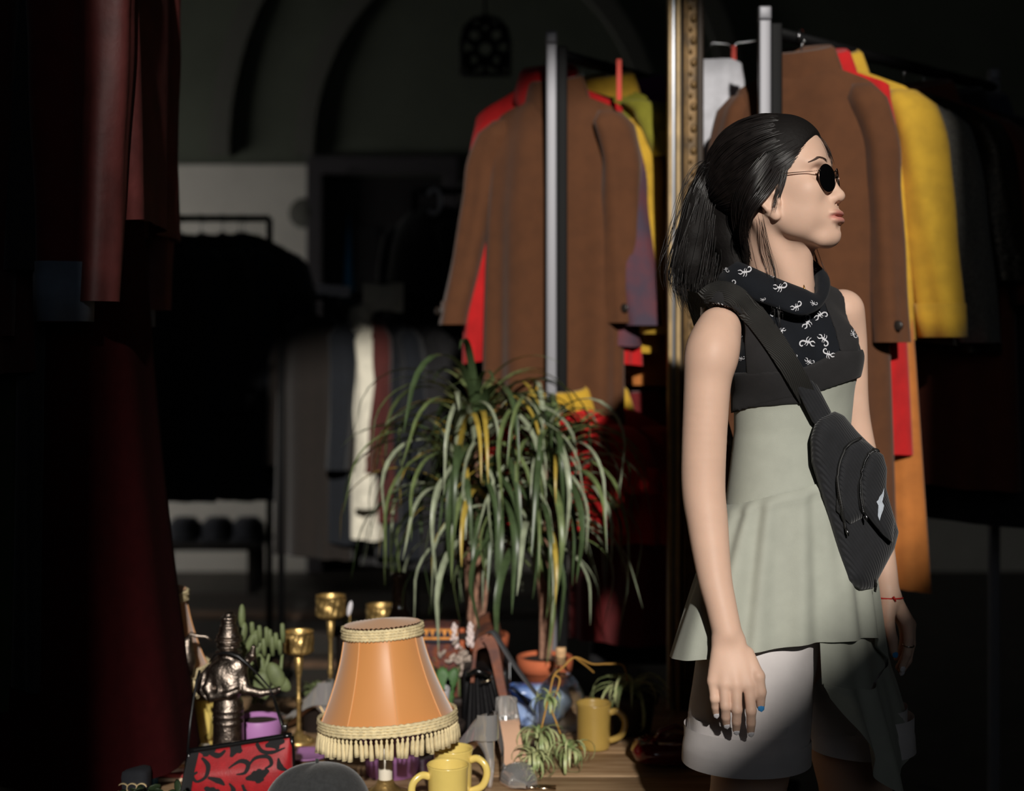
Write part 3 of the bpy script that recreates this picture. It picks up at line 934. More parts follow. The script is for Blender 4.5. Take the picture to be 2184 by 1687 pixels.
for k in range(40):
    ra, rbx = [], []
    for f in (-1, -.5, 0, .5, 1):
        q = c[k] + nn[k] * wv[k] * f
        hit = onto(dress_bvh, q[0], q[1], .006)
        if hit is None or hit[0].y > 2.40: p = W(q[0], q[1], (prev[k - 1][2].y if False else 2.30))
        else: p = hit[0]
        ra.append(np.array(tuple(p))); rbx.append(np.array(tuple(p)) + np.array([0, .002, 0]))
    m_ = np.mean(ra, 0)
    ra = [r_ * .5 + (m_ + (np.array(tuple(W(*(c[k] + nn[k] * wv[k] * f), m_[1]))) - m_)) * .5 for r_, f in zip(ra, (-1, -.5, 0, .5, 1))]
    top_.append(ra)
top_ = np.array(top_)
for _ in range(3): top_[1:-1, :, 1] = top_[1:-1, :, 1] * .5 + .25 * (top_[:-2, :, 1] + top_[2:, :, 1])
top_[:, :, 1] -= .002
und = top_ + np.array([0, .0022, 0])
b = MB().grid(top_)
b.grid(np.concatenate([und[:, :1], top_[:, :1]], 1)); b.grid(np.concatenate([top_[:, -1:], und[:, -1:]], 1))
# over the shoulder and down the back
back = [top_[0]]
for (dx, dy, dz) in ((-.012, .03, .004), (-.004, .09, -.02), (.03, .17, -.10), (.10, .26, -.30), (.20, .27, -.46), (.27, .20, -.56)):
    back.append(top_[0] + np.array([dx, dy, dz]))
b.grid(np.array(back))
b.build('strap', m_web, bag)
_ys = onto(dress_bvh, 1742, 880)[0].y
print('dress at bag', _ys, onto(dress_bvh, 1780, 960)[0].y, onto(dress_bvh, 1735, 1030)[0].y)
Y0 = lambda px, py: _ys - .006 + (px - 1742) * .00042 - np.maximum(py - 900, 0) * .00006
def puffy(name, poly, R, T, dy, m, h=.0026, parent=None, smooth=3):
    P = np.array(poly); lo = np.array(tuple(W(P[:, 0].min(), P[:, 1].max(), 2.3))) - .03; hi = np.array(tuple(W(P[:, 0].max(), P[:, 1].min(), 2.3))) + .03
    lo[1] = 2.05; hi[1] = 2.42
    f = poly_sd(poly)
    s = Sculpt(lo, hi, h)
    def fn(X, Y, Z):
        Xb, Yb, Zb = np.broadcast_arrays(X, Y, Z)
        px, py = to_px(Xb, Yb, Zb)
        d2 = f(px, py) * (2.24 / FPX) + R
        dz = np.abs(Yb - (Y0(px, py) + dy)) - (T - R)
        return (np.minimum(np.maximum(d2, dz), 0) + np.sqrt(np.maximum(d2, 0) ** 2 + np.maximum(dz, 0) ** 2) - R).astype(np.float32)
    s.clip(lambda X, Y, Z: fn(X, Y, Z))
    s.f = fn(*[a for a in s._sl(lo, hi)[1:]]) if False else np.minimum(s.f, 1.0)
    V, Q = s.mesh(smooth)
    o = MB().add(V, Q).build(name, m, parent or bag)
    return V, Q, o
# Sculpt starts at +1 everywhere, so fill with -1 before clipping down to the wanted solid
_old = Sculpt.__init__
def _solid(self, lo, hi, h):
    _old(self, lo, hi, h); self.f[:] = -1.0
Sculpt.__init__ = _solid
body_poly = [(1737, 905), (1750, 890), (1780, 877), (1800, 886), (1828, 920), (1850, 942), (1880, 968), (1890, 1005), (1890, 1045), (1917, 1135), (1908, 1170), (1884, 1215), (1862, 1256), (1836, 1260), (1806, 1244), (1800, 1222), (1786, 1175), (1768, 1110), (1750, 1050), (1730, 985), (1728, 935)]
bgV, bgQ, bgo = puffy('pouch', body_poly, .030, .036, 0, m_cord)
_, _, tabo = puffy('strap_tab', [(1694, 822), (1712, 808), (1730, 806), (1742, 818), (1774, 880), (1766, 900), (1748, 916), (1732, 900)], .008, .008, -.006, m_cord, h=.002)
pk1 = [(1783, 1090), (1784, 1030), (1790, 985), (1806, 948), (1828, 934), (1850, 944), (1870, 958), (1888, 985), (1889, 1045), (1872, 1090), (1850, 1100), (1812, 1120)]
p1V, p1Q, pko = puffy('upper_pocket', pk1, .016, .020, -.030, m_cord)
pk2 = [(1836, 1085), (1833, 1040), (1838, 1000), (1852, 968), (1868, 960), (1884, 970), (1892, 1000), (1890, 1040), (1908, 1110), (1904, 1160), (1880, 1140), (1856, 1110)]
p2V, p2Q, pk2o = puffy('front_pocket', pk2, .016, .020, -.044, m_cord)
Sculpt.__init__ = _old
mbb = MB()
for V_, Q_ in ((bgV, bgQ), (p1V, p1Q), (p2V, p2Q)): mbb.add(V_, Q_)
bag_bvh = bvh_of(np.concatenate(mbb.v), np.concatenate(mbb.q))
def on_bag(pts, off, n):
    out = []
    for x, y in catmull([(a, b_, 0) for a, b_ in pts], n)[:, :2]:
        hit = onto(bag_bvh, x, y, off)
        if hit: out.append(hit[0])
    return out
for pts in (([(1802, 1126), (1797, 1095), (1788, 1040), (1787, 1000), (1797, 968), (1812, 948), (1832, 937)]), ([(1842, 1094), (1836, 1058), (1836, 1020), (1843, 985), (1856, 966), (1870, 961)])):
    pth = on_bag(pts, .001, 30)
    MB().tube(pth, .0052, n=8, flat=.5).build('zip_tape', m_zipband, bag)
    b = MB()
    L_ = np.array([tuple(p) for p in pth]); 
    fine = catmull(L_, 70)
    for k in range(0, 68, 1):
        d = fine[k + 1] - fine[k]; d /= np.linalg.norm(d)
        sd = np.cross(d, [0, -1, 0]); sd /= np.linalg.norm(sd)
        p = fine[k] + np.array([0, -.0032, 0])
        b.add([tuple(p + sd * .0019 * sx + d * .0007 * sy + np.array([0, -.0012 * sz, 0])) for sx in (-1, 1) for sy in (-1, 1) for sz in (0, 1)],
              [(0, 1, 3, 2), (4, 6, 7, 5), (0, 4, 5, 1), (2, 3, 7, 6), (0, 2, 6, 4), (1, 5, 7, 3)])
    tag(b.build('zip_teeth', m_zip, bag), kind='stuff')
    MB().tube([pth[0] + Vector((0, -.006, 0)), pth[0] + Vector((.002, -.008, -.006)), pth[0] + Vector((.003, -.008, -.012))], [.002, .0026, .0012], n=8).build('zip_pull', m_zip, bag)
pp = [(1884, 1040), (1880, 1052), (1874, 1060), (1872, 1066), (1868, 1070), (1872, 1078), (1871, 1100), (1875, 1110), (1878, 1098), (1882, 1088), (1884, 1078), (1880, 1070), (1883, 1058)]
rows = []
for k in range(len(pp)):
    hit = onto(bag_bvh, *pp[k], .0016); rows.append(hit[0] if hit else W(*pp[k], 2.2))
cc = onto(bag_bvh, 1876, 1074, .002)[0]
MB().add([tuple(p) for p in rows] + [tuple(cc)], [], [(len(rows), k, (k + 1) % len(rows)) for k in range(len(rows))]).build('patch', m_patch, bag)
MB().tube([W(1862, 1222, 2.30), W(1868, 1246, 2.30), W(1866, 1262, 2.30)], [.006, .007, .005], n=8, flat=.3).build('strap_end', m_web, bag)
# ------------------------------------------------------------------ her hair
def strands(mb, P, R, n=3):
    """P: S x N x 3 centre lines, R: S x N radii"""
    Sn, N = P.shape[:2]
    T = np.gradient(P, axis=1); T /= np.linalg.norm(T, axis=2, keepdims=True) + 1e-9
    ref = np.array([.31, .77, .55]); ref = np.broadcast_to(ref, T.shape)
    U = np.cross(T, ref); U /= np.linalg.norm(U, axis=2, keepdims=True) + 1e-9
    V = np.cross(T, U)
    a = np.linspace(0, 2 * PI, n, endpoint=False)
    X = P[:, :, None, :] + R[:, :, None, None] * (np.cos(a)[None, None, :, None] * U[:, :, None, :] + np.sin(a)[None, None, :, None] * V[:, :, None, :])
    s = np.arange(Sn)[:, None, None]; i = np.arange(N - 1)[None, :, None]; j = np.arange(n)[None, None, :]; j2 = (j + 1) % n
    base = s * N * n
    q = np.stack([base + i * n + j, base + i * n + j2, base + (i + 1) * n + j2, base + (i + 1) * n + j], -1).reshape(-1, 4)
    mb.add(X.reshape(-1, 3), q)
hair = bpy.data.objects.new('hair', None); COL.objects.link(hair); hair.parent = person
hg = Sculpt(HO - np.array([.26, .17, .27]), HO + np.array([.13, .17, .14]), .0030)
hg.ell(H(-.012, 0, .030), (.102, .0775, .0895), HR)
hg.ell(H(.030, 0, .055), (.050, .058, .052), HR, k=.02)
# hairline: face side is cut away
ZH = [-.2, -.045, -.022, 0, .02, .04, .062, .082, .13]; XH = [-.004, .004, .020, .032, .051, .066, .079, .084, .05]
def hairline(X, Y, Z):
    x = (X - HO[0]) * HR[0, 0] + (Y - HO[1]) * HR[1, 0] + (Z - HO[2]) * HR[2, 0]
    z = (X - HO[0]) * HR[0, 2] + (Y - HO[1]) * HR[1, 2] + (Z - HO[2]) * HR[2, 2]
    return x - np.interp(z, ZH, XH)
hg.clip(hairline)
def ears_out(X, Y, Z):
    x = (X - HO[0]) * HR[0, 0] + (Y - HO[1]) * HR[1, 0] + (Z - HO[2]) * HR[2, 0]
    z = (X - HO[0]) * HR[0, 2] + (Y - HO[1]) * HR[1, 2] + (Z - HO[2]) * HR[2, 2]
    return np.minimum(x + .030, -(z + .020)) * -1 if False else np.maximum(-(x + .026), 0) * 0 + np.where((x > -.010) & (z < -.026), np.minimum(x + .010, -.026 - z), -1.0)
hg.clip(ears_out)
GP = [[(1548, 360), (1508, 360), (1478, 408), (1458, 470), (1440, 530), (1428, 590), (1446, 650)],
      [(1548, 362), (1515, 368), (1492, 430), (1475, 500), (1462, 560), (1458, 620), (1474, 668)],
      [(1550, 365), (1525, 378), (1510, 440), (1500, 510), (1490, 570), (1480, 624), (1486, 676)],
      [(1554, 372), (1540, 400), (1532, 460), (1526, 520), (1520, 570), (1508, 615), (1500, 655)],
      [(1562, 382), (1556, 420), (1556, 480), (1562, 535), (1572, 572), (1552, 600), (1522, 612)],
      [(1585, 400), (1585, 430), (1588, 480), (1592, 520), (1600, 550), (1606, 572), (1596, 590)]]
YP = 2.375
hg.chain([W(1548, 365, YP), W(1514, 372, YP), W(1494, 430, YP - .005), W(1482, 500, YP - .01), W(1476, 560, YP - .01), W(1480, 610, YP - .01)], [.016, .020, .024, .026, .024, .012], k=.012)
hg.chain([W(1572, 390, YP), W(1560, 450, YP - .01), W(1562, 510, YP - .015), W(1570, 565, YP - .015), W(1545, 598, YP - .01)], [.036, .034, .030, .026, .016], k=.016)
hgV, hgQ = hg.mesh(3)
MB().add(hgV, hgQ).build('hair_mass', mat('hair_under', S(20, 17, 16), .7, bump=.4, bscale=160, spec=.25), hair)
sb = MB()
C0 = np.array([-.012, 0, .030]); RA = np.array([.1035, .0790, .0910]); TIE = np.array([-.098, 0, .004])
def dirn(p):
    d = (p - C0) / RA
    return d / np.linalg.norm(d)
NS, NP = 1500, 16
starts = []
while len(starts) < NS:
    if rng.random() < .35:
        x, y = rng.uniform(-.05, .085), rng.uniform(-.055, .062)
        q = 1 - ((x - C0[0]) / RA[0]) ** 2 - (y / RA[1]) ** 2
        if q <= 0: continue
        z = C0[2] + RA[2] * math.sqrt(q)
        if x > np.interp(z, ZH, XH) - .012: continue
        starts.append(dirn(np.array([x, y, z]))); continue
    z = rng.uniform(-.02, .10); s_ = rng.choice([1, -1], p=[.75, .25])
    xh = np.interp(z, ZH, XH)
    x = xh - abs(rng.normal(0, .004)) if rng.random() < .5 else rng.uniform(-.07, xh)
    q = 1 - ((x - C0[0]) / RA[0]) ** 2 - ((z - C0[2]) / RA[2]) ** 2
    if x > .035 and z > .05:
        zz = rng.uniform(.045, .10); yy = rng.uniform(-.06, .062)
        p = np.array([np.interp(zz, ZH, XH), yy, zz])
        continue
    if q <= 0: continue
    starts.append(dirn(np.array([x, s_ * RA[1] * math.sqrt(q), z])))
starts = np.array(starts); td = dirn(TIE)
t = np.linspace(0, 1, NP)
P = np.zeros((NS, NP, 3)); R = np.zeros((NS, NP))
clump = np.floor(np.arctan2(starts[:, 2], starts[:, 1]) * 9 + starts[:, 0] * 3).astype(int)
for i in range(NS):
    om = math.acos(np.clip(starts[i] @ td, -1, 1))
    so = math.sin(om) + 1e-6
    tt = t * rng.uniform(.55, .98)
    D = (np.sin((1 - tt) * om)[:, None] * starts[i] + np.sin(tt * om)[:, None] * td) / so
    crng = np.random.default_rng(1000 + int(clump[i]))
    ph, am = crng.uniform(0, 6.28), crng.uniform(.01, .030)
    lift = 1.0 + am * np.sin(tt * 7 + ph) * np.sin(PI * t) + rng.normal(0, .006) + .006
    # the side hair sags downward before it turns back to the tie
    sag = np.array([0, 0, -.010]) * (np.sin(PI * tt)[:, None]) * max(0, 1 - abs(starts[i][2]))
    L_ = C0 + RA * D * lift[:, None] + sag + rng.normal(0, .0006, (1, 3))
    P[i] = HO + L_ @ HR.T
    R[i] = np.interp(t, [0, .15, .8, 1], [.0003, .0009, .0009, .0002]) * rng.uniform(.5, 1.25)
strands(sb, P, R, 4)
def along(gl, ns, np_, rad, spread, yj, jit, wob=.004, tail=.6):
    G = np.array([catmull([W(x, y, YP) for x, y in g], np_) for g in gl])
    P = np.zeros((ns, np_, 3)); R = np.zeros((ns, np_))
    tt = np.linspace(0, 1, np_)
    for i in range(ns):
        k = rng.uniform(0, len(gl) - 1); a = int(k); f = k - a
        a2 = min(a + 1, len(gl) - 1)
        c = G[a] * (1 - f) + G[a2] * f
        yo = rng.normal(0, yj)
        yo = np.clip(yo, -2 * yj, 2 * yj)
        ph = rng.uniform(0, 6.28, 3)
        w = np.stack([np.sin(tt * rng.uniform(3, 8) + p) for p in ph], 1) * wob * tt[:, None] * rng.uniform(.3, 1.6)
        off = np.array([rng.normal(0, jit), yo, rng.normal(0, jit)]) * np.minimum(1, tt * 3.5)[:, None]
        e = rng.uniform(tail, 1.0)
        te = tt * e * (np_ - 1)
        P[i] = np.stack([np.interp(te, np.arange(np_), (c + w + off)[:, d]) for d in range(3)], 1)
        R[i] = rad * rng.uniform(.4, 1.3) * np.interp(tt, [0, .1, .7, 1], [.6, 1, .9, .15])
    strands(sb, P, R, 4)
along(GP[:4], 900, 22, .0010, 1, .016, .004)
along(GP[3:], 650, 18, .0009, 1, .016, .005)
along(GP[:3], 110, 22, .0005, 1, .022, .014, wob=.012)
along(GP[3:], 80, 18, .0005, 1, .020, .012, wob=.010)
# side hair that falls in front of and behind the ear
def sheet(gl, ns, rad, yv, jit):
    G = np.array([catmull([W(x, y, yy) for x, y, yy in g], 14) for g in gl])
    P = np.zeros((ns, 14, 3)); R = np.zeros((ns, 14)); tt = np.linspace(0, 1, 14)
    for i in range(ns):
        k = rng.uniform(0, len(gl) - 1); a = int(k); f = k - a
        c = G[a] * (1 - f) + G[min(a + 1, len(gl) - 1)] * f
        P[i] = c + np.array([rng.normal(0, jit), rng.normal(0, yv), rng.normal(0, jit)]) + np.stack([np.sin(tt * rng.uniform(2, 6) + rng.uniform(0, 6)) * .003 * tt] * 3, 1)
        R[i] = rad * rng.uniform(.4, 1.3) * np.interp(tt, [0, .1, .7, 1], [.4, 1, .9, .15])
    strands(sb, P, R, 4)
sheet([[(1688, 322, 2.276), (1672, 360, 2.262), (1654, 395, 2.254), (1634, 420, 2.248), (1618, 438, 2.248), (1606, 456, 2.256), (1598, 480, 2.275)],
       [(1672, 322, 2.272), (1650, 360, 2.258), (1626, 396, 2.248), (1606, 424, 2.246), (1594, 448, 2.256), (1588, 480, 2.275), (1590, 510, 2.29)],
       [(1650, 326, 2.262), (1622, 364, 2.254), (1596, 398, 2.256), (1582, 440, 2.275), (1582, 480, 2.30), (1588, 520, 2.315), (1596, 556, 2.325)],
       [(1630, 330, 2.262), (1596, 372, 2.262), (1574, 410, 2.28), (1568, 450, 2.30), (1574, 490, 2.315), (1584, 530, 2.325), (1596, 566, 2.33)]], 520, .0009, .003, .0022)
sheet([[(1692, 306, 2.27), (1684, 340, 2.255), (1674, 385, 2.25), (1662, 420, 2.25), (1656, 445, 2.25)], [(1686, 318, 2.268), (1672, 352, 2.257), (1660, 395, 2.252), (1650, 430, 2.252), (1646, 452, 2.252)]], 22, .0005, .002, .002)
# wisps over the neck and the collar, and beside the face
for g, ns in (([[(1626, 460, 2.262), (1640, 520, 2.27), (1655, 570, 2.285), (1662, 620, 2.27), (1668, 690, 2.255), (1664, 720, 2.262)], [(1618, 470, 2.27), (1626, 530, 2.29), (1640, 580, 2.29), (1646, 640, 2.262), (1650, 680, 2.262)]], 10),
              ([[(1722, 286, 2.31), (1746, 302, 2.30), (1762, 330, 2.30), (1768, 358, 2.30)], [(1714, 284, 2.32), (1742, 298, 2.31), (1760, 322, 2.31), (1769, 350, 2.31)]], 50),
              ([[(1728, 520, 2.40), (1740, 555, 2.40), (1756, 590, 2.39), (1762, 610, 2.38)], [(1722, 520, 2.41), (1736, 560, 2.41), (1746, 590, 2.40), (1752, 600, 2.39)]], 24),
              ([[(1600, 270, 2.33), (1570, 290, 2.33), (1545, 330, 2.34), (1530, 360, 2.35), (1500, 352, 2.35)], [(1660, 256, 2.33), (1620, 262, 2.33), (1570, 288, 2.33), (1545, 325, 2.33), (1520, 352, 2.33)]], 30)):
    sheet(g, ns, .00042, .004, .004)
tag(sb.build('hair_strands', m_hair, hair), kind='stuff')
MB().tube([W(1546, 352, YP - .016), W(1540, 362, YP - .026), W(1542, 376, YP - .018), W(1548, 380, YP), W(1552, 368, YP + .022), W(1550, 354, YP + .012), W(1546, 352, YP - .016)], .005, n=8).build('hair_tie', mat('hair_tie', S(14, 14, 15), .7), hair)
# ------------------------------------------------------------------ clothes and the racks they hang on
m_chrome = mat('satin_chrome', S(122, 122, 127), 0.5, 0.35)
m_black = mat('black_plastic', S(10, 10, 11), 0.6, spec=.15)
m_wirehook = mat('hook_wire', S(170, 170, 172), 0.25, 1.0)
m_button = mat('horn_button', S(40, 34, 30), 0.35)
def wool(name, col, **k):
    return mat(name, col, k.pop('rough', 0.9), var=k.pop('var', .10), vscale=k.pop('vscale', 25), bump=k.pop('bump', .25), bscale=700, sheen=.12, **k)

def smooth(t, a, b):
    t = min(1, max(0, (t - a) / (b - a))); return t * t * (3 - 2 * t)

def garment(name, label, cat, neck, phi, m, w=.20, length=1.0, sleeve=.55, flare=.10, depth=.11, slope=.45, seed=1,
            group=None, collar=True, sw=.070, out=.06, buttons=False, cuff=None, lining=None, fold=.013, dflare=.15):
    """a garment hanging from its shoulders: phi turns the shoulder line about the vertical"""
    neck = np.array(tuple(neck))
    U = np.array([math.cos(phi), math.sin(phi), 0]); Vv = np.array([-math.sin(phi), math.cos(phi), 0]); Z = np.array([0, 0, 1.0])
    root = thing(name, label, cat, tuple(neck), group)
    r = np.random.default_rng(seed)
    ks = [(k, r.uniform(0, 6.28), r.uniform(.5, 1.0)) for k in (2, 3, 5, 7, 9)]
    def sh(u): return slope * max(0, abs(u) - .055) + (.8 * max(0, abs(u) - w * .86) ** 1.2 if abs(u) > w * .86 else 0)
    rows = []
    n = 72
    for i in range(34):
        t = i / 33
        a = w * (1 + flare * t) * (.93 + .07 * smooth(t, 0, .1)); b_ = .016 + (depth - .016) * math.sqrt(min(1, t / .30)) * (1 + dflare * t * t)
        k_sh = 1 - smooth(t, .12, .62) * .85
        row = []
        for th in np.linspace(0, 2 * PI, n, endpoint=False):
            f = sum(q * math.sin(k * th + p + .8 * math.sin(2.2 * t + p)) for k, p, q in ks) * fold * (.15 + t)
            c, s_ = math.cos(th), math.sin(th)
            cc = math.copysign(abs(c) ** .8, c); ss = math.copysign(abs(s_) ** .9, s_)
            u = (a + f * .5) * cc
            row.append(neck + U * u + Vv * (b_ + f) * ss + Z * (-.012 - t * length - sh(u) * k_sh))
        rows.append(row)
    b = MB().grid(np.array(rows), wrap=True)
    lo = np.array(rows[-1:]); cc = lo.mean(1, keepdims=True)
    b.grid(np.concatenate([lo, cc + (lo - cc) * .95 + Z * .002, cc + (lo - cc) * .93 + Z * .10]), wrap=True)
    b.build('torso_cloth', m, root)
    if sleeve:
        for sg in (1, -1):
            p0 = np.array([sg * (w - .035), 0, -sh(w * .8) - .030])
            o_ = out if np.isscalar(out) else (out[0] if sg < 0 else out[1])
            p1 = np.array([sg * (w + o_ * .35), -.005, p0[2] - sleeve * .42])
            p2 = np.array([sg * (w + o_), r.uniform(-.03, .01), p0[2] - sleeve])
            cv = catmull([p0, (p0 + p1) / 2 + np.array([sg * .014, 0, 0]), p1, (p1 + p2) / 2, p2], 24)
            ph = r.uniform(0, 6.28, 4)
            rows = []
            for i, c0 in enumerate(cv):
                t = i / 23
                rad = sw * (1 - .20 * t) * (.55 + .45 * smooth(t, 0, .10))
                row = []
                for th in np.linspace(0, 2 * PI, 32, endpoint=False):
                    f = 1 + .075 * math.sin(3 * th + ph[0] + 3 * t) + .05 * math.sin(5 * th + ph[1] - 4 * t) + .025 * math.sin(9 * t * 2 + ph[2] + th)
                    q = c0 + np.array([rad * f * math.cos(th) * .80, rad * f * math.sin(th) * .95, 0])
                    row.append(neck + U * q[0] + Vv * q[1] + Z * q[2])
                rows.append(row)
            b = MB().grid(np.array(rows), wrap=True, cap0=True)
            lo = np.array(rows[-1:]); cc = lo.mean(1, keepdims=True)
            b.grid(np.concatenate([lo, cc + (lo - cc) * .90, cc + (lo - cc) * .86 + Z * .06]), wrap=True)
            so = b.build('sleeve', m, root)
            if cuff is not None:
                hi = np.array([rows[-4], rows[-1]]); cc = hi.mean(1, keepdims=True)
                rr_ = cc + (hi - cc) * 1.05
                MB().grid(np.concatenate([cc[:1] + (hi[:1] - cc[:1]) * .99, rr_, (cc + (hi - cc) * .9)[1:]]), wrap=True).build('cuff', cuff, so)
            if buttons:
                for z_ in (.035,):
                    q = cv[-1] + np.array([sg * sw * .45, -sw * .60, z_])
                    pc = neck + U * q[0] + Vv * q[1] + Z * q[2]
                    bb = MB().lathe([(0.0, .0035), (.008, .0035), (.0115, .0015), (.0115, 0), (0.0, 0)], n=14)
                    vv = bb.v[0]; bb.v[0] = pc + vv[:, :1] * U + vv[:, 1:2] * Z - vv[:, 2:3] * Vv
                    bb.build('button', m_button, so)
    if collar:
        rows = []
        for (rad, z_) in ((.052, -.030), (.056, .012), (.060, .028), (.068, .020), (.080, -.018), (.088, -.050), (.084, -.052)):
            row = []
            for th in np.linspace(0, 2 * PI, 40, endpoint=False):
                s_ = math.sin(th)
                row.append(neck + U * (rad * 1.12 * math.cos(th)) + Vv * (rad * .55 * s_) + Z * (z_ + .012 * s_ - (.018 if s_ < 0 else 0) * (z_ < 0) * abs(s_)))
            rows.append(row)
        MB().grid(np.array(rows), wrap=True).build('collar', m if lining is None else lining, root)
    return root

def hanger(label, neck, phi, railz, m=None, w=.17, group=None, wire=False):
    neck = np.array(tuple(neck)); U = np.array([math.cos(phi), math.sin(phi), 0]); Vv = np.array([-math.sin(phi), math.cos(phi), 0]); Z = np.array([0, 0, 1.0])
    root = thing('clothes_hanger', label, 'hanger', tuple(neck), group)
    h = railz - neck[2]
    r_ = .019
    pts = [neck + Z * .0, neck + Z * (h - .020), neck + U * .003 + Z * (h - .012)]
    for a in np.linspace(PI * 1.25, PI * -.15, 12): pts.append(neck - Vv * (r_ * math.cos(a)) * 1.0 + Z * (h + r_ * math.sin(a) - .003))
    MB().tube([tuple(p) for p in pts], .0016 if not wire else .0014, n=6).build('hook', m_wirehook, root)
    pts = [neck + U * (s * w * x) + Z * (-.005 - .36 * w * abs(x)) for s, x in ((-1, 1), (-1, .5), (-1, .15), (1, .0), (1, .15), (1, .5), (1, 1))]
    MB().tube([tuple(p) for p in catmull(pts, 20)], .0045 if not wire else .0016, n=8).build('shoulder_bar', m or m_black, root)
    return root

def rack(label, post, d, length, ztop, pw, lower=None, posts=True):
    """a rail on two posts with a floor foot under each: post is the x, y of the near post, d the rail's direction"""
    d = np.array([d[0], d[1], 0.0]); d /= np.linalg.norm(d); s = np.array([-d[1], d[0], 0])
    p0 = np.array([post[0], post[1], 0.0]); p1 = p0 + d * length
    root = thing('clothes_rack', label, 'clothes rack', tuple(p0))
    for p, f in ((p0, 1), (p1, 0)):
        Rm = Matrix.Translation(Vector(p))
        MB().bbox((-pw / 2, -pw / 2, 0.03), (pw / 2, pw / 2, ztop - .03), .003, Rm).build('post', m_chrome, root)
        MB().bbox((-pw / 2 - .001, -pw / 2 - .001, ztop - .03), (pw / 2 + .001, pw / 2 + .001, ztop), .004, Rm).build('post_cap', m_chrome, root)
        if f: MB().bbox((pw / 2 + .001, -pw * .2, 0.03), (pw / 2 + .026, pw * .5, ztop - .035), .003, Rm).build('post_dark_strip', m_black, root)  # dark strip along the right of the near post
        a, c = p + s * .22, p - s * .22
        MB().tube([tuple(a + np.array([0, 0, .018])), tuple(c + np.array([0, 0, .018]))], .016, n=10).build('foot', m_black, root)
    zr = ztop - .05
    MB().tube([tuple(p0 + [0, 0, zr]), tuple(p1 + [0, 0, zr])], .014, n=12).build('rail', m_black, root)
    if lower: MB().tube([tuple(p0 + [0, 0, lower]), tuple(p1 + [0, 0, lower])], .012, n=12).build('lower_rail', m_chrome, root)
    return p0, d, zr

m_camel = wool('camel_wool', S(90, 53, 27), var=.08)
m_redwool = wool('red_cloth', S(184, 18, 20))
m_yellow = wool('mustard_yellow_cloth', S(190, 150, 42))
m_grey = wool('grey_knit', S(108, 106, 100), var=.2, vscale=120)
m_dk = wool('near_black_cloth', S(24, 23, 25))
m_dk2 = wool('near_black_blue_cloth', S(26, 28, 36))
m_olive = wool('olive_cloth', S(128, 124, 34))
m_purple = wool('purple_cloth', S(96, 40, 104))
m_rust = wool('rust_suede', S(178, 108, 48))
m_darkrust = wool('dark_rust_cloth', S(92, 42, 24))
m_white_c = wool('white_cloth', S(190, 190, 196), bump=.1)
m_maroonp = mat('patchwork_cloth', S(116, 56, 58), .9, color2=S(72, 60, 74), vscale=9, bump=.25, bscale=500)
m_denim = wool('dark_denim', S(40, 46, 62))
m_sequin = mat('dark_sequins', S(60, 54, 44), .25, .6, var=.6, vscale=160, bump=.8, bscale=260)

# right-hand rack
RZ = CAMZ + 735 / FPX * 3.1
P0, D0, zr = rack('chrome and black clothes rack behind the woman with the second camel coat', (W(1630, 0, 3.1).x, 3.1), (.397, .37), 1.0, RZ, .026)
def onrail(P, D, s, z): return Vector(P + D * s + np.array([0, 0, z]))
phi = math.radians(-30)
def hang(name, label, cat, P, D, zr_, s, drop, phi, m, desc, dx=0.0, **k):
    p = onrail(P, D, s, zr_ - drop) + Vector((dx, 0, 0))
    wire = k.pop('wire', False)
    g = garment(name, label, cat, p, phi, m, **k)
    hanger('hanger that holds the ' + desc, p, phi, zr_, w=k.get('w', .2) * .82, wire=wire)
    return g
Rg = 'clothes on the right-hand rack'
hang('coat', 'camel brown wool coat seen from behind, on the rack behind the head of the woman', 'coat', P0, D0, zr, .095, .055, phi, m_camel, 'camel coat behind the woman', dx=.025, w=.170, length=1.02, sleeve=.56, buttons=True, seed=11, group=Rg, out=(.0, .03), sw=.062)
hang('coat', 'bright red coat with long hem between camel coat and yellow jacket, right rack', 'coat', P0, D0, zr, .225, .045, math.radians(-32), m_redwool, 'long red coat', dx=-.015, w=.178, length=.86, sleeve=0, seed=12, group=Rg, depth=.07, slope=.42)
hang('skirt', 'rust suede button skirt hanging below the red coat beside the arm of the woman', 'skirt', P0, D0, zr, .255, .16, math.radians(-32), m_rust, 'rust suede skirt', w=.165, length=1.05, sleeve=0, seed=13, group=Rg, collar=False, depth=.05, flare=.3)
hang('jacket', 'mustard yellow jacket with full sleeve to the right of the red coat', 'jacket', P0, D0, zr, .345, .030, math.radians(-33), m_yellow, 'yellow jacket of the right rack', dx=-.055, w=.205, length=.62, sleeve=.56, seed=14, group=Rg, cuff=m_yellow, sw=.078)
hang('sweater', 'grey knit sweater in half shade next to the yellow jacket', 'sweater', P0, D0, zr, .475, .060, math.radians(-35), m_grey, 'grey sweater', dx=-.045, w=.21, length=.60, sleeve=.54, seed=15, group=Rg, collar=False)
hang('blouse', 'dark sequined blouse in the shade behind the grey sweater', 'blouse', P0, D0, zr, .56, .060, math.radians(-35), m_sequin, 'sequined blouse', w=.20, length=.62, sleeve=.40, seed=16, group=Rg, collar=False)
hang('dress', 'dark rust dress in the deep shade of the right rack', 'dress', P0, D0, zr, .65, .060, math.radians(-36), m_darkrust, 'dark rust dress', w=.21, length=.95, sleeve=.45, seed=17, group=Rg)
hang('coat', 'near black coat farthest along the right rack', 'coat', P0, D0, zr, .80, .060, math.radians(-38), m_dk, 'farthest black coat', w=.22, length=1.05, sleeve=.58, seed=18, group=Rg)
hang('jacket', 'dark blue jacket in the shade at the right edge of the rack', 'jacket', P0, D0, zr, .92, .060, math.radians(-38), m_denim, 'dark blue jacket', w=.22, length=.8, sleeve=.56, seed=19, group=Rg)
